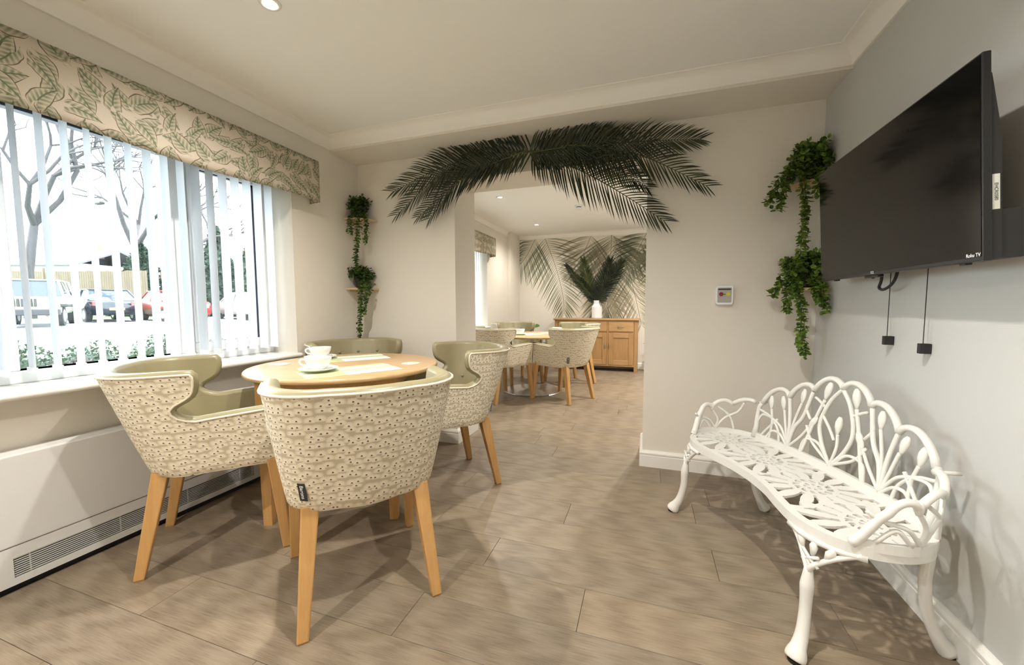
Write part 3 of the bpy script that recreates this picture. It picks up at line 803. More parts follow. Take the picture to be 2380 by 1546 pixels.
# ------------------------------------------------------------------ palm fronds
def frond_mesh(spine, length_fn, n, face_n, droop=.25, wid=.011, thick=0, fold=.25, seed=0, sweep=.62, taper=True):
    """spine: smooth list of points. Leaflets leave both sides of the rib, swept to the tip."""
    rnd = random.Random(seed); P = spine; N = len(P); V = []; F = []
    nrm0 = Vector(face_n).normalized()
    for i in range(n):
        q = .01+.99*i/(n-1); fi = q*(N-1); a = int(min(N-2, fi)); p = P[a].lerp(P[a+1], fi-a)
        tg = (P[min(N-1, a+2)]-P[max(0, a-1)]).normalized(); side = tg.cross(nrm0).normalized(); nrm = side.cross(tg).normalized()
        Ln = length_fn(q)
        for s in (-1, 1):
            l = Ln*rnd.uniform(.9, 1.08); sw = sweep*(.55+.45*min(1, q*2.5))+.5*q*q+rnd.uniform(-.06, .06)
            d = (side*s*math.cos(sw) + tg*math.sin(sw)).normalized()
            d = (d + nrm*(fold+rnd.uniform(-.14, .14))).normalized()
            w = wid*(1-.35*q)*rnd.uniform(.85, 1.1); wv = (d.cross(nrm)).normalized()
            b0 = len(V); tip = p + d*l + Vector((0, 0, -droop*l*l*1.5)) + tg*l*.08
            mid1 = p + d*l*.35 + Vector((0, 0, -droop*l*l*.12)); mid2 = p + d*l*.72 + Vector((0, 0, -droop*l*l*.6)) + tg*l*.03
            cr = nrm*(w*.35)
            V += [p-wv*w*.25, p+wv*w*.25, mid1-wv*w*.5+cr, mid1, mid1+wv*w*.5+cr, mid2-wv*w*.42+cr, mid2, mid2+wv*w*.42+cr, tip]
            F += [(b0, b0+3, b0+2), (b0, b0+1, b0+3), (b0+1, b0+4, b0+3), (b0+2, b0+3, b0+6, b0+5), (b0+3, b0+4, b0+7, b0+6), (b0+5, b0+6, b0+8), (b0+6, b0+7, b0+8)]
    return V, F
def frond(name, label, pts, lmax, n, mat, face_n=(0, -1, 0), group=None, parent=None, rib=.006, cat='palm frond', fold=.25, droop=.25, wid=.011, seed=0):
    sp = catmull(pts, 10)
    lf = lambda q: lmax*(.72+.28*min(1, q*3))*(1-.55*max(0, (q-.5)/.5)**1.6)
    V, F = frond_mesh(sp, lf, n, face_n, droop, wid, fold=fold, seed=seed)
    if parent is None:
        t_ = thing(name, label, cat, tuple(pts[0]), 0, group); o0 = Vector(pts[0])
        V = [v-o0 for v in V]; sp = [p-o0 for p in sp]
        lo = obj('leaflets', V, F, mat, t_, False); lo['kind'] = 'stuff'
        MB().tube(sp, lambda k: rib*(1-.75*k), 6).build('rib', 'palm_lime', t_, True)
        return t_
    f_ = MB().tube(sp, lambda k: rib*(1-.75*k), 6).build(name, 'palm_lime', parent, True)
    lo = obj('leaflets', V, F, mat, f_, False); lo['kind'] = 'stuff'
    return f_
PG = 'artificial palm fronds fixed over the opening'
def wy(pts, y0, y1):
    n = len(pts)-1
    return [(x, y0+(y1-y0)*i/n, z) for i, (x, z) in enumerate(pts)]
FR = [('dark palm frond sweeping left over the opening, the uppermost on that side', [(1.574, 2.199), (1.166, 2.219), (.806, 2.166), (.398, 2.043)], -.085, -.06, .185),
      ('dark palm frond drooping left whose tip hangs lowest beside the opening edge', [(1.542, 2.198), (1.28, 2.144), (1.048, 2.087), (.735, 1.802)], -.12, -.08, .17),
      ('dark palm frond drooping to the far left end of the spray', [(1.50, 2.209), (1.108, 2.185), (.805, 2.113), (.42, 1.86)], -.10, -.05, .165),
      ('short dark palm frond hanging between the two lowest left tips', [(1.391, 2.172), (1.048, 2.108), (.62, 1.833)], -.07, -.045, .15),
      ('long palm frond arching down to the right across the opening', [(1.563, 2.171), (1.81, 2.083), (2.102, 1.91), (2.439, 1.668)], -.10, -.05, .20),
      ('palm frond rising right from the centre of the spray', [(1.553, 2.180), (1.80, 2.190), (2.10, 2.215)], -.12, -.10, .17),
      ('palm frond reaching to the upper right end of the spray', [(1.605, 2.185), (2.042, 2.186), (2.367, 2.171), (2.64, 2.146)], -.09, -.06, .155),
      ('palm frond drooping to the far right end of the spray', [(1.809, 2.198), (2.061, 2.157), (2.326, 2.069), (2.684, 1.861)], -.12, -.06, .18),
      ('palm frond crossing behind the long right-hand frond', [(1.563, 2.191), (1.859, 2.164), (2.10, 2.05), (2.329, 1.896)], -.06, -.045, .15)]
for i, (lb, pts, y0, y1, lm) in enumerate(FR):
    frond('palm_frond', lb, wy(pts, y0, y1), lm*1.2, 48 if len(pts) > 3 else 38, 'palm_green', group=PG, fold=.22, droop=.35, wid=.0125, seed=i)

# vase with palm leaves on the sideboard
VX, VY, VZ = 1.535, 4.075, SH
va = thing('vase', 'white ribbed churn-shaped vase on the sideboard', 'vase', (VX, VY, VZ))
prof = [(0, 0), (.080, 0), (.086, .006)]
for i in range(15): prof.append((.088-.002*(i % 2), .012+i*.0125))
prof += [(.084, .205), (.066, .235), (.058, .245), (.056, .275), (.060, .292), (.061, .305), (.054, .306), (.050, .29), (.048, .25), (0, .24)]
MB().lathe(prof, 40).build('body', 'vase_white', va, True)
MB().tube([(.058*math.cos(a*PI/14), .058*math.sin(a*PI/14), .262) for a in range(28)], .004, 6, closed=True).build('neck_ring', 'vase_white', va, True)
for i, (pts, lm, mat, lb) in enumerate((
        ([(1.53, 4.08, 1.17), (1.44, 4.06, 1.40), (1.36, 4.05, 1.62), (1.30, 4.03, 1.90)], .17, 'palm_lime', 'upright lime-green palm leaf in the white vase'),
        ([(1.525, 4.07, 1.17), (1.36, 4.03, 1.38), (1.20, 4.0, 1.56), (1.02, 3.98, 1.80)], .12, 'palm_green', 'palm leaf leaning far left out of the white vase'),
        ([(1.54, 4.06, 1.17), (1.62, 4.02, 1.40), (1.71, 3.99, 1.62), (1.76, 3.96, 1.86)], .20, 'palm_green', 'dark palm leaf standing centre right in the white vase'),
        ([(1.55, 4.05, 1.17), (1.68, 3.99, 1.38), (1.82, 3.95, 1.60), (1.95, 3.92, 1.82)], .19, 'palm_green', 'palm leaf leaning right out of the white vase'))):
    frond('palm_leaf', lb, pts, lm*1.15, 70, mat, (-.1, -1, .15), 'palm leaves in the white vase', fold=.35, droop=.15, wid=.015, seed=20+i)

# ------------------------------------------------------------------ palm mural on the end wall (flat print)
mu = thing('palm_mural', 'wall mural of faded overlapping palm leaves behind the sideboard', 'mural', (0, Y2-.0015, 0))
MB().box(.07, W-.0, -.004, 0, .114, 2.325).build('mural_paper', 'wall_paint', mu)
def shade(name, col, alpha):
    t = NT(name); t.set(col, .85, spec=.1); tp = t.node('ShaderNodeBsdfTransparent'); mx = t.node('ShaderNodeMixShader'); mx.inputs[0].default_value = alpha
    t.l.new(tp.outputs[0], mx.inputs[1]); t.l.new(t.b.outputs[0], mx.inputs[2]); t.l.new(mx.outputs[0], t.out.inputs[0])
shade('print_sage', (.30, .315, .21), .52); shade('print_taupe', (.46, .41, .28), .42); shade('print_deep', (.17, .20, .125), .66); shade('print_rib', (.22, .2, .14), .7)
MF = [([(.377, 2.33), (.188, 2.0), (-.05, 1.73)], .62, 'print_deep', 20, .032), ([(.563, 2.33), (.766, 1.794), (.897, 1.288), (.922, .954)], .62, 'print_sage', 30, .045),
      ([(1.745, 2.33), (1.738, 2.045), (1.683, 1.335), (1.611, .968)], .95, 'print_sage', 34, .055), ([(1.789, 2.30), (2.018, 1.753), (2.151, 1.274), (2.263, .786)], .80, 'print_taupe', 34, .055),
      ([(2.32, 2.32), (2.179, 2.025), (2.0, 1.60)], .55, 'print_deep', 22, .04), ([(1.40, 2.35), (1.25, 2.0), (1.02, 1.62)], .60, 'print_taupe', 24, .045),
      ([(2.75, 2.33), (2.72, 1.8), (2.60, 1.2)], .8, 'print_sage', 30, .05), ([(1.60, 1.45), (1.70, 1.1), (1.72, .7)], .5, 'print_taupe', 22, .04)]
for i, (pts, lm, mat, n, wd_) in enumerate(MF):
    sp = catmull([(x, 0, z) for x, z in pts], 8); rnd = random.Random(i); V = []; F = []; y = -.0046-.0004*i; N = len(sp)
    n = int(n*1.45); wd_ *= .62
    for k in range(n):
        q = k/(n-1); fi = q*(N-1); a = min(N-2, int(fi)); p = sp[a].lerp(sp[a+1], fi-a); tg = (sp[a+1]-sp[a]).normalized(); sd = Vector((tg.z, 0, -tg.x))
        for s in (-1, 1):
            sw = .45+.5*q+rnd.uniform(-.08, .08); l = lm*(1-.75*q**1.5)*rnd.uniform(.85, 1.1); d = (sd*s*math.cos(sw)+tg*math.sin(sw)).normalized()
            wv = Vector((d.z, 0, -d.x)); w = wd_*rnd.uniform(.7, 1.1)*(1-.4*q); b0 = len(V); pts2 = []
            for e, ww in ((0, .15), (.3, .9), (.6, 1), (.85, .55), (1, 0)):
                c = p+d*l*e+Vector((0, 0, -.22*l*e*e)); pts2.append((c-wv*w*ww*.5, c+wv*w*ww*.5))
            for a_, b_ in pts2: V += [a_, b_]
            F += [(b0+2*j, b0+2*j+1, b0+2*j+3, b0+2*j+2) for j in range(4)]
    # keep the print inside its paper
    V = [(min(max(v.x, .072), W-.002), y, min(max(v.z, .13), 2.324)) for v in V]
    o = obj('printed_leaf', V, F, mat, mu)
    o['kind'] = 'stuff'
    sp2 = []
    b0 = 0; V = []; F = []
    for j, p in enumerate(sp):
        tg = (sp[min(N-1, j+1)]-sp[max(0, j-1)]).normalized(); sd = Vector((tg.z, 0, -tg.x))
        for s in (-1, 1): c = p+sd*s*.004; V.append((min(max(c.x, .072), W), y-.0002, min(c.z, 2.324)))
        if j: F.append((2*j-2, 2*j-1, 2*j+1, 2*j))
    obj('printed_rib', V, F, 'print_rib', o)

# ------------------------------------------------------------------ trailing plants on corner shelves
def leaf(V, F, p, d, n, s):
    sd = d.cross(n)
    if sd.length < 1e-4: return
    sd.normalize(); nn = sd.cross(d).normalized(); b = len(V)
    V += [p, p+d*s*.45+sd*s*.42-nn*s*.06, p+d*s*.5+nn*s*.03, p+d*s*.45-sd*s*.42-nn*s*.06, p+d*s*.92+sd*s*.2-nn*s*.04, p+d*s*1.02-nn*s*.06, p+d*s*.92-sd*s*.2-nn*s*.04]
    F += [(b, b+1, b+2), (b, b+2, b+3), (b+1, b+4, b+5, b+2), (b+2, b+5, b+6, b+3)]
def rv(rnd): 
    while True:
        v = Vector((rnd.uniform(-1, 1), rnd.uniform(-1, 1), rnd.uniform(-1, 1)))
        if .1 < v.length < 1: return v.normalized()
def ivy_plant(label, loc, trails, seed, spread=(.10, .10, .11), nb=60, lim=None, ls=.022, mat='ivy'):
    rnd = random.Random(seed); t_ = thing('trailing_plant', label, 'plant', loc, 0, 'trailing plants on the corner shelves')
    MB().lathe([(0, 0), (.036, 0), (.050, .080), (.053, .082), (.053, .095), (.047, .095), (.045, .085), (0, .085)], 24).soft('pot', 'pot_dark', t_, 40)
    V = []; F = []; st = MB(); L0 = Vector(loc)
    def clampv(p):
        if not lim: return p
        q = p+L0; return Vector((min(max(q.x, lim[0]), lim[1]), min(q.y, lim[2]), q.z))-L0
    def strand(path, dens, size):
        sp = [clampv(p) for p in catmull(path, 8)]; st.tube(sp, .0013, 4)
        acc = 0
        for a, b in zip(sp, sp[1:]):
            acc += (b-a).length
            while acc > dens:
                acc -= dens; tg = (b-a).normalized() if (b-a).length > 1e-6 else Vector((0, 0, -1))
                d0 = rv(rnd); d0 = (d0-tg*d0.dot(tg)).normalized()
                for s in (-1, 1):
                    d = (d0*s+tg*.5+rv(rnd)*.35).normalized(); n_ = (Vector((0, -.4, 1))+rv(rnd)*.6).normalized()
                    leaf(V, F, clampv(b+d*.004), d, n_, size*rnd.uniform(.7, 1.15))
    c = Vector((0, 0, .09))
    for i in range(nb):
        a = rnd.uniform(0, 2*PI); r = rnd.uniform(.25, 1); h = rnd.uniform(-.25, 1.0)
        e = c+Vector((math.cos(a)*spread[0]*r, math.sin(a)*spread[1]*r, spread[2]*h*(1.15-.5*r)))
        strand([c+Vector((math.cos(a)*.02, math.sin(a)*.02, -.01)), c.lerp(e, .5)+Vector((0, 0, .035)), e], .013, ls)
    for pts in trails:
        for j in range(3):
            strand([Vector(p)+(rv(rnd)*.014 if k else Vector()) for k, p in enumerate(pts)], .0125, ls*.95)
    V = [clampv(Vector(v)) for v in V]
    o = obj('foliage', V, F, mat, t_, False); o['kind'] = 'stuff'
    st.build('stems', 'ivy_dark', t_)['kind'] = 'stuff'
    return t_
def corner_shelf(label, cx, cy, z, r, sx):
    """quarter-round shelf; sx=+1 grows to +x from a left corner, -1 from a right corner"""
    poly = [(0, 0)]+[(sx*r*math.cos(PI/2*i/10), -r*math.sin(PI/2*i/10)) for i in range(11)]
    if sx < 0: poly = poly[::-1]
    poly = [(cx+a+sx*.001, cy+b-.001) for a, b in poly]
    t_ = thing('corner_shelf', label, 'shelf', (0, 0, z-.016), 0, 'small pine corner shelves')
    MB().prism(poly[::-1], 0, .016).build('board', 'pine', t_)
    MB().bbox(cx+(.003 if sx > 0 else -.018), cx+(.018 if sx > 0 else -.003), cy-r*.75, cy-.02, -.016, -.0005, .002).build('batten', 'pine', t_)
corner_shelf('upper pine corner shelf on the window side', 0, 0, 1.835, .185, 1)
corner_shelf('lower pine corner shelf on the window side', 0, 0, 1.268, .185, 1)
corner_shelf('upper pine corner shelf beside the television', W, 0, 1.82, .185, -1)
corner_shelf('lower pine corner shelf beside the television', W, 0, 1.215, .185, -1)
LL = (.006, W-.006, -.006)
ivy_plant('trailing leafy plant on the upper shelf in the window-side corner', (.075, -.085, 1.835),
          [[(.02, -.03, .09), (.045, -.07, .02), (.05, -.085, -.15), (.03, -.085, -.32), (.035, -.08, -.46)], [(.03, -.02, .08), (.075, -.03, .0), (.085, -.03, -.10), (.08, -.035, -.19)], [(0, -.04, .08), (-.01, -.09, 0), (-.015, -.10, -.12)]], 1, (.085, .10, .10), 60, LL, .025, 'ivy_dark')
ivy_plant('trailing leafy plant on the lower shelf in the window-side corner, its dark pot showing', (.07, -.085, 1.268),
          [[(.02, -.03, .09), (.055, -.08, .02), (.065, -.09, -.15), (.045, -.09, -.30), (.04, -.09, -.40)], [(.02, -.03, .09), (.08, -.06, .03), (.085, -.06, -.10), (.075, -.07, -.2)], [(.03, 0, .09), (.105, -.03, .05), (.115, -.04, -.04)]], 2, (.115, .10, .085), 54, LL, .025, 'ivy_dark')
ivy_plant('trailing leafy plant on the upper shelf beside the television', (W-.085, -.085, 1.82),
          [[(-.02, -.02, .09), (-.06, -.09, .0), (-.055, -.10, -.18), (-.05, -.095, -.36), (-.06, -.09, -.50)], [(-.03, 0, .09), (-.12, -.02, .06), (-.19, -.03, -.03), (-.22, -.03, -.12)], [(-.03, 0, .09), (-.10, -.05, .06), (-.15, -.06, -.05), (-.165, -.06, -.16)], [(.0, -.04, .08), (.0, -.10, 0), (.005, -.11, -.10)]], 3, (.12, .12, .15), 84, LL, .031)
ivy_plant('trailing leafy plant on the lower shelf beside the television', (W-.085, -.085, 1.215),
          [[(-.02, -.02, .09), (-.06, -.09, .0), (-.045, -.10, -.15), (-.035, -.10, -.30), (-.02, -.10, -.38)], [(-.03, 0, .09), (-.12, -.03, .05), (-.17, -.04, -.03)], [(0, -.03, .08), (.04, -.10, .02), (.05, -.13, -.12)], [(-.02, -.02, .08), (-.10, -.06, 0), (-.10, -.07, -.12)], [(.0, -.03, .08), (.01, -.11, .0), (.03, -.14, -.08)]], 4, (.13, .12, .13), 84, LL, .031)

# leafy pot plants in the next room
def big_leaf_plant(label, x, y, h, leaves, seed):
    rnd = random.Random(seed); t_ = thing('potted_plant', label, 'plant', (x, y, 0))
    MB().lathe([(0, 0), (.10, 0), (.13, .22), (.135, .225), (.135, .24), (.12, .24), (.115, .21), (0, .21)], 28).soft('pot', 'pot_dark', t_, 40)
    MB().lathe([(0, .212), (.114, .212)], 20).build('soil', 'soil', t_)
    for (a, r, z, s) in leaves:
        e = Vector((math.cos(a)*r, math.sin(a)*r, z)); sp = catmull([(0, 0, .2), e*.4+Vector((0, 0, z*.35)), e], 8)
        stx = MB().tube(sp, .005, 6).build('stalk', 'monstera', t_, True)
        d = Vector((math.cos(a), math.sin(a), -.25)).normalized(); sd = d.cross(Vector((0, 0, 1))).normalized(); V = [e]; F = []
        prof = [(-.15, .10), (-.22, .30), (-.05, .48), (.20, .52), (.48, .44), (.78, .24), (1.0, .0)]
        rim = [e+d*s*a_+sd*s*b_+Vector((0, 0, -.10*s*b_)) for a_, b_ in prof]; rim2 = [e+d*s*a_-sd*s*b_+Vector((0, 0, -.10*s*b_)) for a_, b_ in prof[:-1]][::-1]
        ring = rim+rim2; V += ring; n_ = len(ring)
        F = [(0, 1+i, 1+(i+1) % n_) for i in range(n_)]
        lf = obj('leaf_blade', V, F, 'monstera', t_, True); lf.modifiers.new('t', 'SOLIDIFY').thickness = .002
big_leaf_plant('broad-leaved green plant standing behind the far table', .55, 3.55, .8, [(-1.3, .10, .80, .20), (-.5, .22, .50, .18), (1.2, .16, .66, .2), (-2.6, .15, .6, .17), (.3, .25, .45, .2), (-1.0, .28, .38, .18), (2.3, .16, .5, .16)], 3)
big_leaf_plant('dark leafy plant just peeping past the right edge of the opening', 2.62, 3.95, .6, [(3.0, .17, .52, .16), (2.5, .20, .40, .16), (-1.5, .16, .6, .18), (.5, .2, .5, .18), (4.0, .18, .36, .15)], 5)

# ------------------------------------------------------------------ television and its cables
tv = thing('television', 'large black wall-mounted television tilted slightly down', 'television', (W-.1425, -.944, 1.500), 0)
tv.rotation_euler = (0, R_(-3.6), 0)
hw, hh = .509, .266
m_ = MB().bbox(-.004, .014, -hw, hw, -hh, hh, .003); m_.build('bezel', 'black_plastic', tv)
MB().box(-.0052, -.0036, -hw+.006, hw-.006, -hh+.012, hh-.006).build('screen', 'tv_screen', tv)
prof = [(.0145, -.264), (.036, -.262), (.036, .06), (.030, .11), (.018, .21), (.0145, .215)]
MB().prism(prof, -hw+.006, hw-.006, fn=lambda a, b, c: (a, c, b)).build('rear_housing', 'tv_back', tv)
MB().bbox(.036, .085, -hw+.012, -hw+.42, -.262, -.135, .004).build('socket_box', 'tv_back', tv)
st = MB().box(.017, .032, -hw+.0052, -hw+.006, -.135, -.045).build('sticker', 'sticker', tv)
text_mesh('sticker_lettering', 'EHCR0580', .010, 'lettering_dark', st, frame_m((0, 0, -1), (1, 0, 0), (0, -1, 0), (.0245, -hw+.0050, -.09)))
lx = -.0056
text_mesh('screen_lettering', 'Roku TV', .014, 'lettering', tv, frame_m((0, -1, 0), (0, 0, 1), (-1, 0, 0), (lx, -hw+.032, -hh+.017)))
text_mesh('screen_lettering', 'TCL', .014, 'lettering', tv, frame_m((0, -1, 0), (0, 0, 1), (-1, 0, 0), (lx, .03, -hh+.009)))
MB().bbox(-.002, .018, -.0, .10, -hh-.010, -hh-.001, .003).ball((.006, .05, -hh-.010), .006, .006, .004).build('sensor_bar', 'black_plastic', tv)
for y in (-.42, .38): MB().bbox(.004, .02, y-.012, y+.012, -hh-.006, -hh+.001, .002).build('foot_socket', 'black_plastic', tv)
MB().bbox(.035, .132, -.20, .20, -.10, .10, .004).build('wall_bracket', 'matt_black', tv)
tag(MB().tube(catmull([(W-.05, -.795, 1.30), (W-.048, -.795, 1.225), (W-.05, -.785, 1.19), (W-.05, -.82, 1.180), (W-.05, -.875, 1.20), (W-.05, -.905, 1.24), (W-.05, -.905, 1.30)], 8), .0055, 8).build('cable', 'matt_black', None, True), 'short black cable looping below the television', 'cable')
for (y, z, lb) in ((-.803, .953, 'small black cord weight on the wall under the middle of the television'), (-1.030, .943, 'small black cord weight on the wall nearer the viewer')):
    t_ = thing('cord_weight', lb, 'cord weight', (W, y, z), 0, 'cord weights hanging below the television')
    MB().bbox(-.034, -.002, -.009, .009, 0, .036, .001).build('weight', 'matt_black', t_)
    MB().tube([(-.022, 0, .026), (-.022, .0, .32)], .0016, 6).build('cord', 'matt_black', t_)

# call point
t_ = thing('call_point', 'small white call unit with red and lime buttons on the wall beside the opening', 'call point', (2.812, 0, 1.180))
poly = []
hw_, hh_ = .049, .058
def rr(hw_, hh_, r, sag=0):
    P = []
    for cx, cy, a0 in ((hw_-r, hh_-r, 0), (-hw_+r, hh_-r, 90), (-hw_+r, -hh_+r, 180), (hw_-r, -hh_+r, 270)):
        for i in range(6):
            a = R_(a0+18*i); P.append((cx+r*math.cos(a), cy+r*math.sin(a)))
    if sag: P = [(a, b-(sag*(1-(a/hw_)**2) if b < 0 else 0)) for a, b in P]
    return P
yz = lambda a, b, c: (a, c, b)
MB().prism(rr(hw_, hh_, .012, .006), -.001, -.028, fn=yz).build('housing', 'upvc_white', t_)
MB().prism(rr(.040, .047, .006, .003), -.028, -.0292, fn=yz).build('face_plate', 'keypad_face', t_)
MB().bbox(-.036, .036, -.0305, -.029, .032, .040, .0005).build('display_slot', 'matt_black', t_)
for x, mt, nm in ((-.019, 'red_button', 'red_button'), (.021, 'lime_button', 'lime_button')):
    m_ = MB().prism([(x+.0125*math.cos(2*PI*i/20), .006+.0125*math.sin(2*PI*i/20)) for i in range(20)], -.029, -.032, fn=yz); m_.build('button', mt, t_)
MB().bbox(-.005, .006, -.030, -.029, .003, .007, .0004).build('speaker_mark', 'lettering_dark', t_)

# ------------------------------------------------------------------ cast white bench
bench = thing('garden_bench', 'white cast-metal garden bench with tulip tracery back against the right wall', 'bench', (2.90, -.93, 0), math.atan2(-.94, .34))
SZ = .408
half = [(.0, -.142), (.12, -.152), (.22, -.176), (.33, -.197), (.42, -.188), (.49, -.150), (.535, -.085), (.552, -.005), (.535, .075), (.485, .135), (.41, .172), (.30, .196), (.15, .208), (.0, .212)]
outl = catmull([(a, b, 0) for a, b in half] + [(-a, b, 0) for a, b in half[-2:0:-1]], 5, True)
def inset(P, d):
    n = len(P); out = []
    for i in range(n):
        tg = (P[(i+1) % n]-P[i-1]).normalized(); out.append(P[i]+Vector((-tg.y, tg.x, 0))*d)
    return out
def band(m_, A, B, z0, z1):
    n = len(A); V = [(p.x, p.y, z) for z, L in ((z0, A), (z1, A), (z1, B), (z0, B)) for p in L]; F = []
    for i in range(n):
        j = (i+1) % n
        for k in range(4): F.append((k*n+i, k*n+j, ((k+1) % 4)*n+j, ((k+1) % 4)*n+i))
    m_.add(V, F)
m_ = MB(); band(m_, outl, inset(outl, .011), SZ-.030, SZ+.0045); m_.build('seat_rim', 'cast_white', bench)
import numpy as np
inner = inset(outl, .016)
def inside(x, y):
    P = inner; c = False; n = len(P)
    for i in range(n):
        a, b = P[i], P[i-1]
        if (a.y > y) != (b.y > y) and x < (b.x-a.x)*(y-a.y)/(b.y-a.y)+a.x: c = not c
    return c
SEG = []
def stroke(pts, w):
    for i in range(len(pts)-1):
        q = (i+.5)/(len(pts)-1); SEG.append((*pts[i], *pts[i+1], (w(q) if callable(w) else w)/2))
def ring(cx, cy, r, w, n=24): stroke([(cx+r*math.cos(2*PI*i/n), cy+r*math.sin(2*PI*i/n)) for i in range(n+1)], w)
for i in range(len(outl)): SEG.append((outl[i].x, outl[i].y, outl[(i+1) % len(outl)].x, outl[(i+1) % len(outl)].y, .030))
ROS = ((-.405, .008), (-.137, .030), (.137, .030), (.405, .008))
for cx, cy in ROS:
    SEG.append((cx, cy, cx+.001, cy, .013)); ring(cx, cy, .037, .013); ring(cx, cy, .074, .015, 32)
    for i in range(7):
        a = 2*PI*i/7+.2; stroke([(cx, cy), (cx+math.cos(a)*.037, cy+math.sin(a)*.037)], .010)
    for i in range(12):
        a = 2*PI*i/12; p = lambda r, da: (cx+r*math.cos(a+da), cy+r*math.sin(a+da))
        stroke([p(.037, 0), p(.056, .14), p(.074, .26)], .009)
    for i in range(14):
        a = 2*PI*i/14+.1; d = (math.cos(a), math.sin(a)); L_ = .074
        while L_ < .26 and inside(cx+d[0]*L_, cy+d[1]*L_) and abs(d[0]*L_) < .130: L_ += .004
        if L_ > .085: stroke([(cx+d[0]*(.070+(L_-.065)*q), cy+d[1]*(.070+(L_-.065)*q)) for q in (0, .14, .28, .42, .57, .71, .85, 1)], lambda q: .012+.027*math.sin(q*PI)**1.5)
for x in (-.271, 0, .271):
    ys_ = [y*.01 for y in range(-22, 24) if inside(x, y*.01)]
    stroke([(x+.016*math.sin(q*9), ys_[0]+(ys_[-1]-ys_[0])*q) for q in [i/14 for i in range(15)]], .016)
    for y in (-.10, -.03, .05, .13):
        if inside(x, y): SEG.append((x-.012, y, x+.012, y+.006, .013))
h_ = .0032; gx = np.arange(-.562, .563, h_); gy = np.arange(-.206, .221, h_); XX, YY = np.meshgrid(gx, gy, indexing='ij'); D = np.full(XX.shape, 9.)
for x0, y0, x1, y1, w_ in SEG:
    dx, dy = x1-x0, y1-y0; q = np.clip(((XX-x0)*dx+(YY-y0)*dy)/(dx*dx+dy*dy+1e-12), 0, 1); D = np.minimum(D, np.hypot(XX-x0-q*dx, YY-y0-q*dy)-w_)
# outside the outline nothing is solid
ins = np.zeros(XX.shape, bool); P_ = inset(outl, .005)
for i in range(len(P_)):
    a, b = P_[i], P_[i-1]
    if a.y == b.y: continue
    ins ^= ((a.y > YY) != (b.y > YY)) & (XX < (b.x-a.x)*(YY-a.y)/(b.y-a.y)+a.x)
D = np.where(ins, D, np.maximum(D, .0015)); S_ = D < 0
vid = {}; V = []; F = []; sides = []
def node(k, p):
    if k not in vid: vid[k] = len(V)//2; V.append((p[0], p[1], SZ+.003)); V.append((p[0], p[1], SZ-.006))
    return vid[k]
nx_, ny_ = S_.shape
for i in range(nx_-1):
    for j in range(ny_-1):
        c4 = ((i, j), (i+1, j), (i+1, j+1), (i, j+1)); m4 = [S_[c] for c in c4]
        if not any(m4): continue
        poly = []
        for k in range(4):
            a, b = c4[k], c4[(k+1) % 4]
            if m4[k]: poly.append((node(a, (gx[a[0]], gy[a[1]])), 0))
            if m4[k] != m4[(k+1) % 4]:
                q = D[a]/(D[a]-D[b]); q = min(.95, max(.05, q)); key = (min(a, b), max(a, b))
                poly.append((node(key, (gx[a[0]]+(gx[b[0]]-gx[a[0]])*q, gy[a[1]]+(gy[b[1]]-gy[a[1]])*q)), 1))
        ids = [p for p, e in poly]
        F.append(tuple(2*p for p in ids)); F.append(tuple(2*p+1 for p in reversed(ids)))
        for k in range(len(poly)):
            a, b = poly[k], poly[(k+1) % len(poly)]
            if a[1] and b[1]: F.append((2*a[0], 2*a[0]+1, 2*b[0]+1, 2*b[0]))
obj('seat_panel', V, F, 'cast_white', bench)
# back
def bk(u, z): return Vector((u, .204-.20*u*u+(z-.41)*.13, z))
def bpath(pts, n=8): return [bk(p.x, p.y) for p in catmull([(a, b, 0) for a, b in pts], n)]
FRM = .0115
top = []
for (a, b, pk, za, zb) in ((-.42, -.268, .690, .60, .668), (-.268, -.140, .742, .668, .728), (-.140, 0, .797, .728, .765), (0, .140, .797, .765, .728), (.140, .268, .742, .728, .668), (.268, .42, .690, .668, .60)):
    seg = []
    for i in range(13):
        q = i/12; base_ = za+(zb-za)*q; hgt = pk-(za+zb)/2
        seg.append(bk(a+(b-a)*q, base_+hgt*math.sin(q*PI)**.62))
    top.append(seg)
m_ = MB()
for s_ in top: MB().tube(s_, FRM, 8, flat=1.1).build('arch', 'cast_white', bench, True)
for sx in (-1, 1): MB().tube([bk(sx*u, z) for u, z in ((.42, .605), (.438, .58), (.440, .53), (.436, .47), (.440, .415))], [.0115, .0115, .0115, .013, .017], 8).build('back_post', 'cast_white', bench, True)
m_ = MB(); n = 24; V = []; F = []
for i in range(n+1):
    u = -.44+.88*i/n
    for z, o_ in ((.398, -.008), (.440, -.008), (.440, .008), (.398, .008)): p = bk(u, z); V.append((p.x, p.y+o_, z))
for i in range(n):
    for k in range(4): F.append((i*4+k, i*4+(k+1) % 4, i*4+4+(k+1) % 4, i*4+4+k))
F += [(0, 1, 2, 3), tuple(n*4+k for k in (3, 2, 1, 0))]
obj('back_rail', V, F, 'cast_white', bench)
def stem(path, rad, seg=8, nm='stem'): return MB().tube(path, rad, seg).build(nm, 'cast_white', bench, True)
def bud(m_, u, z, ang, s=1):
    """tulip bud, flattened, pointing along ang in the back surface"""
    d = Vector((math.cos(ang), math.sin(ang))); P = [bk(u+d.x*q*s, z+d.y*q*s) for q in (-.036, -.024, -.008, .010, .026, .034)]
    MB().tube(P, [.005*s, .009*s, .0145*s, .0155*s, .011*s, .006*s], 10, flat=.62, upd=(1, 0, 0)).build('tulip_bud', 'cast_white', bench, True)
ST = .0066
buds = MB(); m_ = MB(); lv = MB()
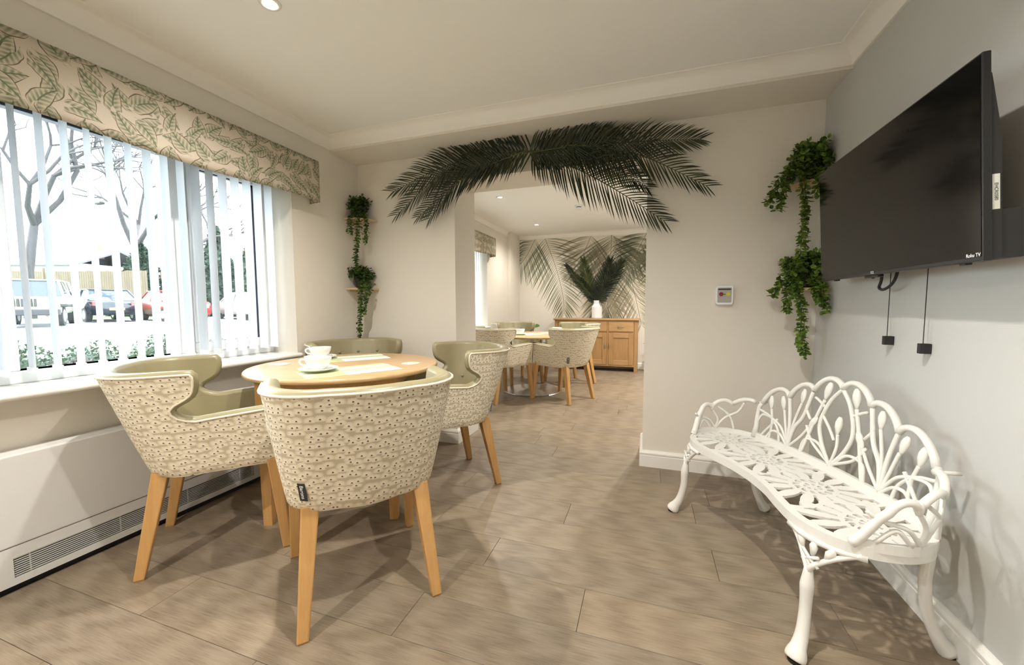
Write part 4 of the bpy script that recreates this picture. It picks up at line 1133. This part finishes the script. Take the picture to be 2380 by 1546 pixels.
# centre almond and its bud
for sx in (-1, 1):
    stem(bpath([(0, .765), (sx*.050, .70), (sx*.082, .60), (sx*.060, .52), (0, .432)]), .0085, 8)
    stem(bpath([(0, .43), (sx*.07, .505), (sx*.145, .50), (sx*.165, .43)]), ST, 7, 'leaf_scroll')
    stem(bpath([(0, .44), (sx*.105, .50), (sx*.15, .565)]), ST, 7, 'leaf_scroll')
    stem(bpath([(sx*.062, .665), (sx*.105, .69), (sx*.128, .70)], 4), ST, 7, 'leaf_scroll')
    # tall bud under the high arch
    stem(bpath([(sx*.158, .432), (sx*.130, .53), (sx*.105, .62), (sx*.078, .70)]), .0075, 8); buds_ = (sx*.070, .742, R_(90+sx*12))
    bud(buds, *buds_, 1.15)
    # side root bouquet
    r0 = sx*.235
    stem(bpath([(r0, .432), (sx*.215, .53), (sx*.175, .60), (sx*.145, .722)]), .0085, 8)
    stem(bpath([(r0, .432), (sx*.222, .55), (sx*.205, .62), (sx*.195, .655)]), ST, 7); bud(buds, sx*.193, .690, R_(90+sx*3))
    stem(bpath([(r0, .432), (sx*.175, .50), (sx*.135, .56)]), ST, 7); bud(buds, sx*.118, .588, R_(90+sx*30))
    stem(bpath([(r0, .432), (sx*.262, .52), (sx*.285, .60)]), ST, 7); bud(buds, sx*.297, .632, R_(90-sx*15))
    stem(bpath([(r0, .432), (sx*.245, .56), (sx*.268, .668)]), .0085, 8)
    stem(bpath([(sx*.348, .432), (sx*.345, .52), (sx*.362, .585)]), ST, 7); bud(buds, sx*.368, .618, R_(90-sx*8))
    stem(bpath([(r0, .44), (sx*.30, .52), (sx*.40, .545), (sx*.436, .50)]), ST, 7, 'leaf_scroll')
    stem(bpath([(sx*.438, .565), (sx*.36, .545), (sx*.305, .495), (sx*.285, .43)]), ST, 7, 'leaf_scroll')
    stem(bpath([(r0, .43), (sx*.285, .475), (sx*.335, .478), (sx*.372, .43)]), ST, 7, 'leaf_scroll')
    stem(bpath([(sx*.135, .595), (sx*.165, .64), (sx*.155, .675)], 5), ST, 7, 'leaf_scroll')
    stem(bpath([(sx*.40, .432), (sx*.375, .47), (sx*.315, .545)], 5), ST, 7, 'leaf_scroll')
stem(bpath([(0, .44), (.018, .52), (.012, .575)]), ST, 7); bud(buds, .010, .612, R_(88), 1.1)
stem(bpath([(-.072, .63), (-.03, .585), (.0, .545)], 5), ST, 7, 'leaf_scroll')
# arms
for sx in (-1, 1):
    crv = catmull([(.432, .168, 0), (.492, .128, 0), (.535, .07, 0), (.550, -.005, 0), (.535, -.075, 0), (.495, -.138, 0)], 8); N = len(crv)
    def ap(q, z):
        i = min(N-2, int(q*(N-1))); p = crv[i].lerp(crv[i+1], q*(N-1)-i); s_ = 1+.10*(z-.41); return Vector((sx*p.x*s_, p.y, z))
    arm = MB(); tp = []
    for (a, b, za, zb, pk) in ((0, .32, .600, .568, .603), (.32, .60, .568, .545, .585), (.60, .80, .545, .525, .562)):
        for i in range(10):
            q = i/9; tp.append(ap(a+(b-a)*q, za+(zb-za)*q+(pk-(za+zb)/2)*math.sin(q*PI)**.7))
    tp += [ap(.85, .505), ap(.89, .475), ap(.94, .44), ap(.975, .42), ap(1, .411)]
    arm.tube(tp, lambda q: .0115+.003*max(0, q-.75)/.25, 10); ao = arm.build('arm', 'cast_white', bench, True)
    V = []; F = []
    for i in range(17):
        for z, o_ in ((.402, -.007), (.432, -.007), (.432, .007), (.402, .007)):
            p = ap(i/16, .41); V.append((p.x+o_*sx*.9, p.y, z))
    for i in range(16):
        for k in range(4): F.append((i*4+k, i*4+(k+1) % 4, i*4+4+(k+1) % 4, i*4+4+k))
    F += [(0, 1, 2, 3), tuple(64+k for k in (3, 2, 1, 0))]
    obj('arm_rail', V, F, 'cast_white', ao)
    def stem2(p, r, g): MB().tube(p, r, g).build('arm_scroll', 'cast_white', ao, True)
    pth = lambda pts: [ap(p.x, p.y) for p in catmull([(a, b, 0) for a, b in pts], 6)]
    stem2(pth([(.55, .43), (.52, .48), (.60, .535)]), ST, 7)
    stem2(pth([(.55, .43), (.42, .49), (.25, .53), (.16, .585)]), ST, 7)
    stem2(pth([(.55, .43), (.66, .48), (.85, .50), (.93, .52)]), ST, 7)
    stem2(pth([(.30, .43), (.36, .50), (.52, .55)]), ST, 7)
    stem2(pth([(.62, .43), (.74, .475), (.86, .43)]), ST, 7)
    MB().tube([ap(.60, .525), ap(.60, .54), ap(.60, .555), ap(.60, .568)], [.006, .012, .013, .008], 8).build('arm_bud', 'cast_white', ao, True)
    MB().tube([(sx*.440, .187, .597), (sx*.452, .235, .598)], .0065, 8).build('bolt', 'cast_white', ao, True)
    # front leg: open bracket that gathers into a cabriole leg
    lg = MB()
    lg.tube(catmull([(sx*.425, -.205, .285), (sx*.428, -.210, .22), (sx*.430, -.213, .15), (sx*.440, -.228, .075), (sx*.452, -.250, .030), (sx*.457, -.260, .008)], 6), lambda q: (.024-.012*max(0, 1-q/.16))-.007*math.sin(min(1, q*1.25)*PI)+(.006*math.sin(max(0, (q-.74)/.26)*PI*.75)), 12)
    fl_ = lg.build('leg', 'cast_white', bench, True)
    def strut(p, r, g, **k): MB().tube(p, r, g, **k).build('bracket_strut', 'cast_white', fl_, True)
    for (ux, vy) in ((.325, -.190), (.515, -.118)):
        strut(catmull([(sx*ux, vy, SZ-.028), (sx*(.425+(ux-.425)*.55), -.200+(vy+.2)*.45, .345), (sx*(.425+(ux-.425)*.16), -.205, .30), (sx*.425, -.205, .265)], 6), .0085, 8)
    strut([(sx*.318, -.192, SZ-.034), (sx*.38, -.196, SZ-.036), (sx*.43, -.184, SZ-.036), (sx*.48, -.153, SZ-.036), (sx*.522, -.108, SZ-.034)], .0105, 8)
    for k in range(3):
        ux = (.375, .425, .472)[k]; vy = (-.197, -.190, -.165)[k]
        strut([(sx*ux, vy, SZ-.036), (sx*(ux*.9+.0425), vy*.8-.04, .355), (sx*(ux*.75+.106), vy*.6-.08, .325)], [.007, .015, .008], 8, flat=.6)
    for z0_, z1_, dx in ((.335, .30, .03), (.30, .335, .03), (.315, .285, .012)):
        strut([(sx*(.425-dx), -.203, z0_), (sx*.425, -.204, (z0_+z1_)/2), (sx*(.425+dx), -.200, z1_)], .0055, 6)
    MB().lathe([(0, 0), (.020, 0), (.021, .010), (0, .010)], 16, (sx*.457, -.260, 0)).build('rubber_foot', 'rubber', fl_)
    # rear leg
    lg = MB()
    lg.tube(catmull([(sx*.455, .135, .40), (sx*.450, .152, .33), (sx*.440, .160, .24), (sx*.436, .178, .14), (sx*.440, .215, .055), (sx*.447, .246, .010)], 6), lambda q: .019-.004*math.sin(q*PI)+(.006*max(0, q-.75)/.25), 10, flat=1.2)
    fl_ = lg.build('leg', 'cast_white', bench, True)
    MB().lathe([(0, 0), (.019, 0), (.020, .010), (0, .010)], 16, (sx*.447, .246, 0)).build('rubber_foot', 'rubber', fl_)

# ------------------------------------------------------------------ outdoors
v = [(-.3, -40, .05), (-.3, 60, .05), (-3.2, 60, .08), (-3.2, -40, .08), (-24, 60, .45), (-24, -40, .45), (-90, 60, 1.2), (-90, -40, 1.2)]
g_ = obj('car_park', v, [(0, 1, 2, 3), (3, 2, 4, 5), (5, 4, 6, 7)], ['grass', 'tarmac', 'grass']); g_.data.polygons.foreach_set('material_index', [0, 1, 2]); struct(g_, 'tarmac car park outside the window')
for i in range(5):
    a = Vector((-17.2+i*.9, 5.2+i*2.6, .345)); d = Vector((-.92, .35, 0)); s_ = Vector((.35, .92, 0))
    c4 = [a-s_*.05, a+d*4.6-s_*.05, a+d*4.6+s_*.05, a+s_*.05]
    for p in c4: p.z = .08+(.37)*(-3.2-p.x)/20.8+.012
    o = obj('bay_line', c4, [(0, 1, 2, 3)], 'road_paint', g_)
def blob(V, F, c, r, n, size, rnd, cone=False):
    for _ in range(n):
        d = rv(rnd); k = rnd.uniform(.72, 1.03)
        if cone:
            h = rnd.random(); rad = (1-h**1.3)*rnd.uniform(.75, 1.02)+.04; a = rnd.uniform(0, 2*PI); p = Vector((c[0]+r[0]*rad*math.cos(a), c[1]+r[1]*rad*math.sin(a), c[2]+r[2]*h))
        else: p = Vector((c[0]+d.x*r[0]*k, c[1]+d.y*r[1]*k, c[2]+d.z*r[2]*k))
        a, b = rv(rnd)*size, rv(rnd)*size; i = len(V); V += [p, p+a, p+a*.6+b, p+b*.6]; F.append((i, i+1, i+2, i+3))
def bush(name, label, loc, r, n, size, mat, seed, cone=False, cat='bush', group=None, core='conifer'):
    rnd = random.Random(seed); t_ = thing(name, label, cat, loc, 0, group); V = []; F = []
    blob(V, F, (0, 0, 0 if cone else r[2]*.9), r, n, size, rnd, cone); o = obj('foliage', V, F, mat, t_); o['kind'] = 'stuff'
    if cone: MB().lathe([(r[0]*.55, .0), (r[0]*.6, r[2]*.2), (r[0]*.3, r[2]*.7), (0, r[2]*.95)], 12).build('core', core, t_, True)
    else: MB().ball((0, 0, r[2]*.85), r[0]*.8, r[1]*.8, r[2]*.8, 12, 7).build('core', core, t_, True)
HG = 'low planting under the window'
for i, (x, y, rx, rz_, mat, lb) in enumerate(((-2.0, -1.32, .34, .42, 'box_hedge', 'low green shrub at the left end of the planting outside the window'),
        (-1.62, -1.15, .24, .36, 'heather', 'brownish heather clump in front of the left shrub outside'), (-1.95, -.92, .36, .41, 'box_hedge', 'rounded green shrub below the dark car'),
        (-1.55, -.74, .25, .37, 'box_hedge', 'low green shrub close to the glass outside'), (-1.9, -.42, .34, .42, 'box_hedge', 'green shrub below the red car'),
        (-1.55, -.40, .2, .35, 'heather', 'brownish heather clump at the right of the outdoor planting'), (-1.62, -.06, .32, .40, 'box_hedge', 'green shrub at the right end of the outdoor planting'))):
    bush('shrub', lb, (x, y, .06), (rx, rx, rz_), 3600, .024, mat, 40+i, group=HG)
for i, (x, y, z, rx, h, lb) in enumerate(((-28.9, 14.0, .4, 1.7, 4.7, 'tall evergreen behind the dark car'), (-26.9, 15.0, .4, 1.3, 3.4, 'shorter evergreen behind the red car'), (-24.4, 15.7, .4, 1.6, 5.8, 'ivy-clad evergreen seen through the small casement'), (-22.2, 16.6, .4, 1.6, 5.2, 'evergreen at the right end of the car park'))):
    bush('evergreen', lb, (x, y, z), (rx, rx, h), 2600, .22, 'conifer', 60+i, True, 'tree', 'evergreens at the edge of the car park')
bush('hedge_bush', 'pale green bush between the red car and the pale car', (-22.6, 12.75, .4), (.8, .8, .85), 900, .12, 'box_hedge', 77)
def bare_tree(label, loc, h, lean, seed, r=.22, depth=5):
    rnd = random.Random(seed); t_ = thing('bare_tree', label, 'tree', loc, 0, 'bare winter trees'); tr_ = MB(); br = MB()
    def grow(p, d, l, r_, dp):
        q = p+d*l*.5+rv(rnd)*l*.05; e = q+(d+rv(rnd)*.22).normalized()*l*.5
        (tr_ if dp == depth else br).tube([p, q, e], [r_, r_*.85, r_*.68], 6 if dp > 2 else 4, cap=False)
        if dp == 0: return
        for _ in range(3 if dp > 1 else 2):
            nd = (d*.75+rv(rnd)*.75+Vector((0, 0, .22))).normalized(); grow(e, nd, l*rnd.uniform(.55, .8), r_*.6, dp-1)
    grow(Vector((0, 0, 0)), Vector(lean).normalized(), h, r, depth)
    tr_.build('trunk', 'bark', t_, True); br.build('branches', 'bark', t_, True)['kind'] = 'stuff'
bare_tree('big bare tree behind the cream off-road car', (-28.1, 8.6, .5), 5.0, (.05, .02, 1), 3, .24)
bare_tree('bare tree behind the tall evergreen', (-29.6, 13.2, .5), 4.2, (.1, .25, 1), 5, .26)
bare_tree('slender bare tree seen through the small casement', (-25.6, 14.2, .5), 3.9, (.1, .05, 1), 9, .2)
# fence, houses, lamp post
t_ = thing('fence', 'tall timber fence beyond the parked cars', 'fence', (-34.5, 9.7, .5))
fx, fy = 6.0/6.33, 2.0/6.33
for i in range(3):
    m_ = MB()
    for k in range(22):
        a = i*3.1+k*.135; z_ = 2.72+random.uniform(-.03, .03); P = [(a*fx, a*fy), ((a+.125)*fx, (a+.125)*fy), ((a+.125)*fx+fy*.03, (a+.125)*fy-fx*.03), (a*fx+fy*.03, a*fy-fx*.03)]
        m_.prism(P, .1, z_)
    m_.build('fence_panel', 'fence_wood', t_)['kind'] = 'stuff'; a = i*3.1-.07
    MB().prism([(a*fx-.05, a*fy-.1), (a*fx+.05, a*fy-.1), (a*fx+.05, a*fy), (a*fx-.05, a*fy)], 0, 2.9).build('post', 'fence_wood', t_)
def house(label, loc, rz, w, d, hw_, hr, wall):
    t_ = thing('house', label, 'house', loc, rz)
    MB().box(-w/2, w/2, -d/2, d/2, 0, hw_).build('walls', wall, t_)
    o_ = .4; P = [(-d/2-o_, hw_-.1), (0, hw_+hr), (d/2+o_, hw_-.1), (d/2+o_, hw_-.25), (0, hw_+hr-.2), (-d/2-o_, hw_-.25)]
    MB().prism(P, -w/2-.3, w/2+.3, fn=lambda a, b, c: (c, a, b)).build('roof', 'roof_tile', t_)
    for x in (-w*.3, 0, w*.3):
        f_ = MB().box(x-.6, x+.6, -d/2-.05, -d/2+.02, hw_-1.9, hw_-.7).build('window_frame', 'render_white', t_)
        MB().box(x-.52, x+.52, -d/2-.06, -d/2-.04, hw_-1.82, hw_-.78).build('pane', 'house_glass', f_)
    MB().box(w*.25, w*.25+.6, -.3, .3, hw_+hr*.5, hw_+hr+.6).build('chimney', 'brick', t_)
house('white bungalow with a grey roof beyond the fence', (-55.5, 22.4, .6), R_(18.5), 9.5, 8, 4.7, 1.7, 'render_white')
house('brick house partly hidden by evergreens', (-45.5, 31, .6), R_(18), 8, 8, 4.6, 2.2, 'brick')
t_ = thing('lamp_post', 'slim car-park lamp post standing by the fence', 'lamp post', (-31.2, 12.7, .5))
MB().tube([(0, 0, 0), (0, 0, 6.9)], [.09, .055], 10).build('pole', 'galvanised', t_, True)
MB().tube([(0, 0, 6.9), (.2, .1, 7.05), (.5, .2, 7.1)], .04, 8).build('arm', 'galvanised', t_, True)
MB().bbox(.3, .95, .08, .36, 7.05, 7.22, .05).build('lantern', 'matt_black', t_)
# cars
def car(label, loc, rz, paint, prof, cab, wid, wheels, wr, group='parked cars', jeep=False):
    """prof/cab: side outlines (x along the car, z up)"""
    t_ = thing('car', label, 'car', loc, rz, group); hwid = wid/2
    bm = bmesh.new()
    n = len(prof); A_ = [bm.verts.new((x, -hwid, z)) for x, z in prof]; B_ = [bm.verts.new((x, hwid, z)) for x, z in prof]
    bm.faces.new(A_); bm.faces.new(B_[::-1])
    for i in range(n): bm.faces.new((A_[i], B_[i], B_[(i+1) % n], A_[(i+1) % n]))
    bmesh.ops.recalc_face_normals(bm, faces=bm.faces[:]); bmesh.ops.bevel(bm, geom=bm.edges[:], offset=.05, segments=2, affect='EDGES'); bm.verts.index_update()
    obj('body', [q.co for q in bm.verts], [[q.index for q in f_.verts] for f_ in bm.faces], paint, t_, True); bm.free()
    n = len(cab); V = []; zt = max(z for x, z in cab); zb = min(z for x, z in cab)
    for s in (-1, 1): V += [(x, s*(hwid-.06-.16*(z-zb)/(zt-zb)), z) for x, z in cab]
    F = [tuple(range(n)), tuple(range(2*n-1, n-1, -1))]+[((i+1) % n, i, n+i, n+(i+1) % n) for i in range(n)]
    cb = obj('cabin_glass', V, F, 'car_glass', t_)
    tx = [x for x, z in cab if z > zt-.06]; m_ = MB().bbox(min(tx)-.05, max(tx)+.05, -hwid+.18, hwid-.18, zt-.03, zt+.035, .02); m_.build('roof', paint, t_)
    for s in (-1, 1):
        for i in range(n):
            if abs(cab[i][1]-cab[(i+1) % n][1]) > .2:
                p, q = V[i+(n if s > 0 else 0)], V[(i+1) % n+(n if s > 0 else 0)]; MB().tube([p, q], .04, 6).build('pillar', paint, t_)
        xm = (min(tx)+max(tx))/2; MB().tube([(xm, s*(hwid-.06), zb), (xm, s*(hwid-.20), zt)], .04, 6).build('pillar', paint, t_)
    for wx in wheels:
        for s in (-1, 1):
            w_ = MB().lathe([(0, -.1), (wr, -.1), (wr, .1), (0, .1)], 20); w_.v = [(wx+a, s*(hwid-.09)+c, wr+b) for a, b, c in w_.v]
            wo = w_.build('wheel', 'tyre', t_)
            h_ = MB().lathe([(0, -.11), (wr*.62, -.105), (wr*.62, .105), (0, .11)], 14); h_.v = [(wx+a, s*(hwid-.085)+c, wr+b) for a, b, c in h_.v]; h_.build('hubcap', 'galvanised', wo)
    return t_, hwid
lat = yaw
hat = [(-2.0, .28), (-2.05, .62), (-1.95, .92), (-.9, .98), (1.0, 1.0), (1.75, .96), (2.0, .78), (2.02, .30)]
hcab = [(-1.15, .95), (-.45, 1.42), (1.0, 1.46), (1.65, .97)]
c1, h1 = car('dark hatchback parked tail to the right outside', (-22.5, 8.85, .425), lat-R_(30), 'car_black', hat, hcab, 1.78, (-1.3, 1.25), .32)
for y in (-.65, .65): MB().bbox(1.94, 2.0, y-.15, y+.15, .70, .92, .02).build('tail_lamp', 'tail_red', c1)
MB().bbox(1.99, 2.03, -.26, .26, .52, .63, .01).build('number_plate', 'plate_yellow', c1)
c2, h2 = car('red hatchback parked beyond the dark car', (-20.6, 10.75, .40), lat+PI-R_(30), 'car_red', hat, hcab, 1.72, (-1.3, 1.25), .31)
for y in (-.6, .6): MB().bbox(-2.05, -1.98, y-.15, y+.15, .62, .80, .02).build('head_lamp', 'lamp_white', c2)
c3, h3 = car('pale pinkish car at the right end of the car park', (-19.2, 13.6, .37), lat+R_(-30), 'car_pale', hat, hcab, 1.74, (-1.3, 1.25), .31)
box = [(-1.9, .45), (-1.95, .62), (-1.9, 1.08), (-.6, 1.12), (1.9, 1.12), (1.95, .5)]
bcab = [(-.55, 1.1), (-.30, 1.74), (1.85, 1.76), (1.9, 1.1)]
c4, h4 = car('cream off-road car facing the window with a slotted grille', (-20.3, 5.85, .385), lat+R_(131), 'car_cream', box, bcab, 1.75, (-1.25, 1.25), .39)
for i in range(7): MB().bbox(-2.0, -1.93, -.33+i*.1, -.27+i*.1, .74, 1.02, .01).build('grille_slot', 'matt_black', c4)
for s in (-.6, .6):
    m_ = MB().lathe([(0, -.04), (.13, -.03), (.13, .03), (0, .03)], 18); m_.v = [(-1.96+c, s+a, .90+b) for a, b, c in m_.v]; m_.build('head_lamp', 'lamp_white', c4)
MB().bbox(-2.2, -1.95, -.9, .9, .42, .64, .03).build('bumper', 'matt_black', c4)
for s in (-1, 1): MB().bbox(-1.85, -.7, s*.95-.12, s*.95+.12, .72, .84, .03).build('wheel_arch', 'matt_black', c4)
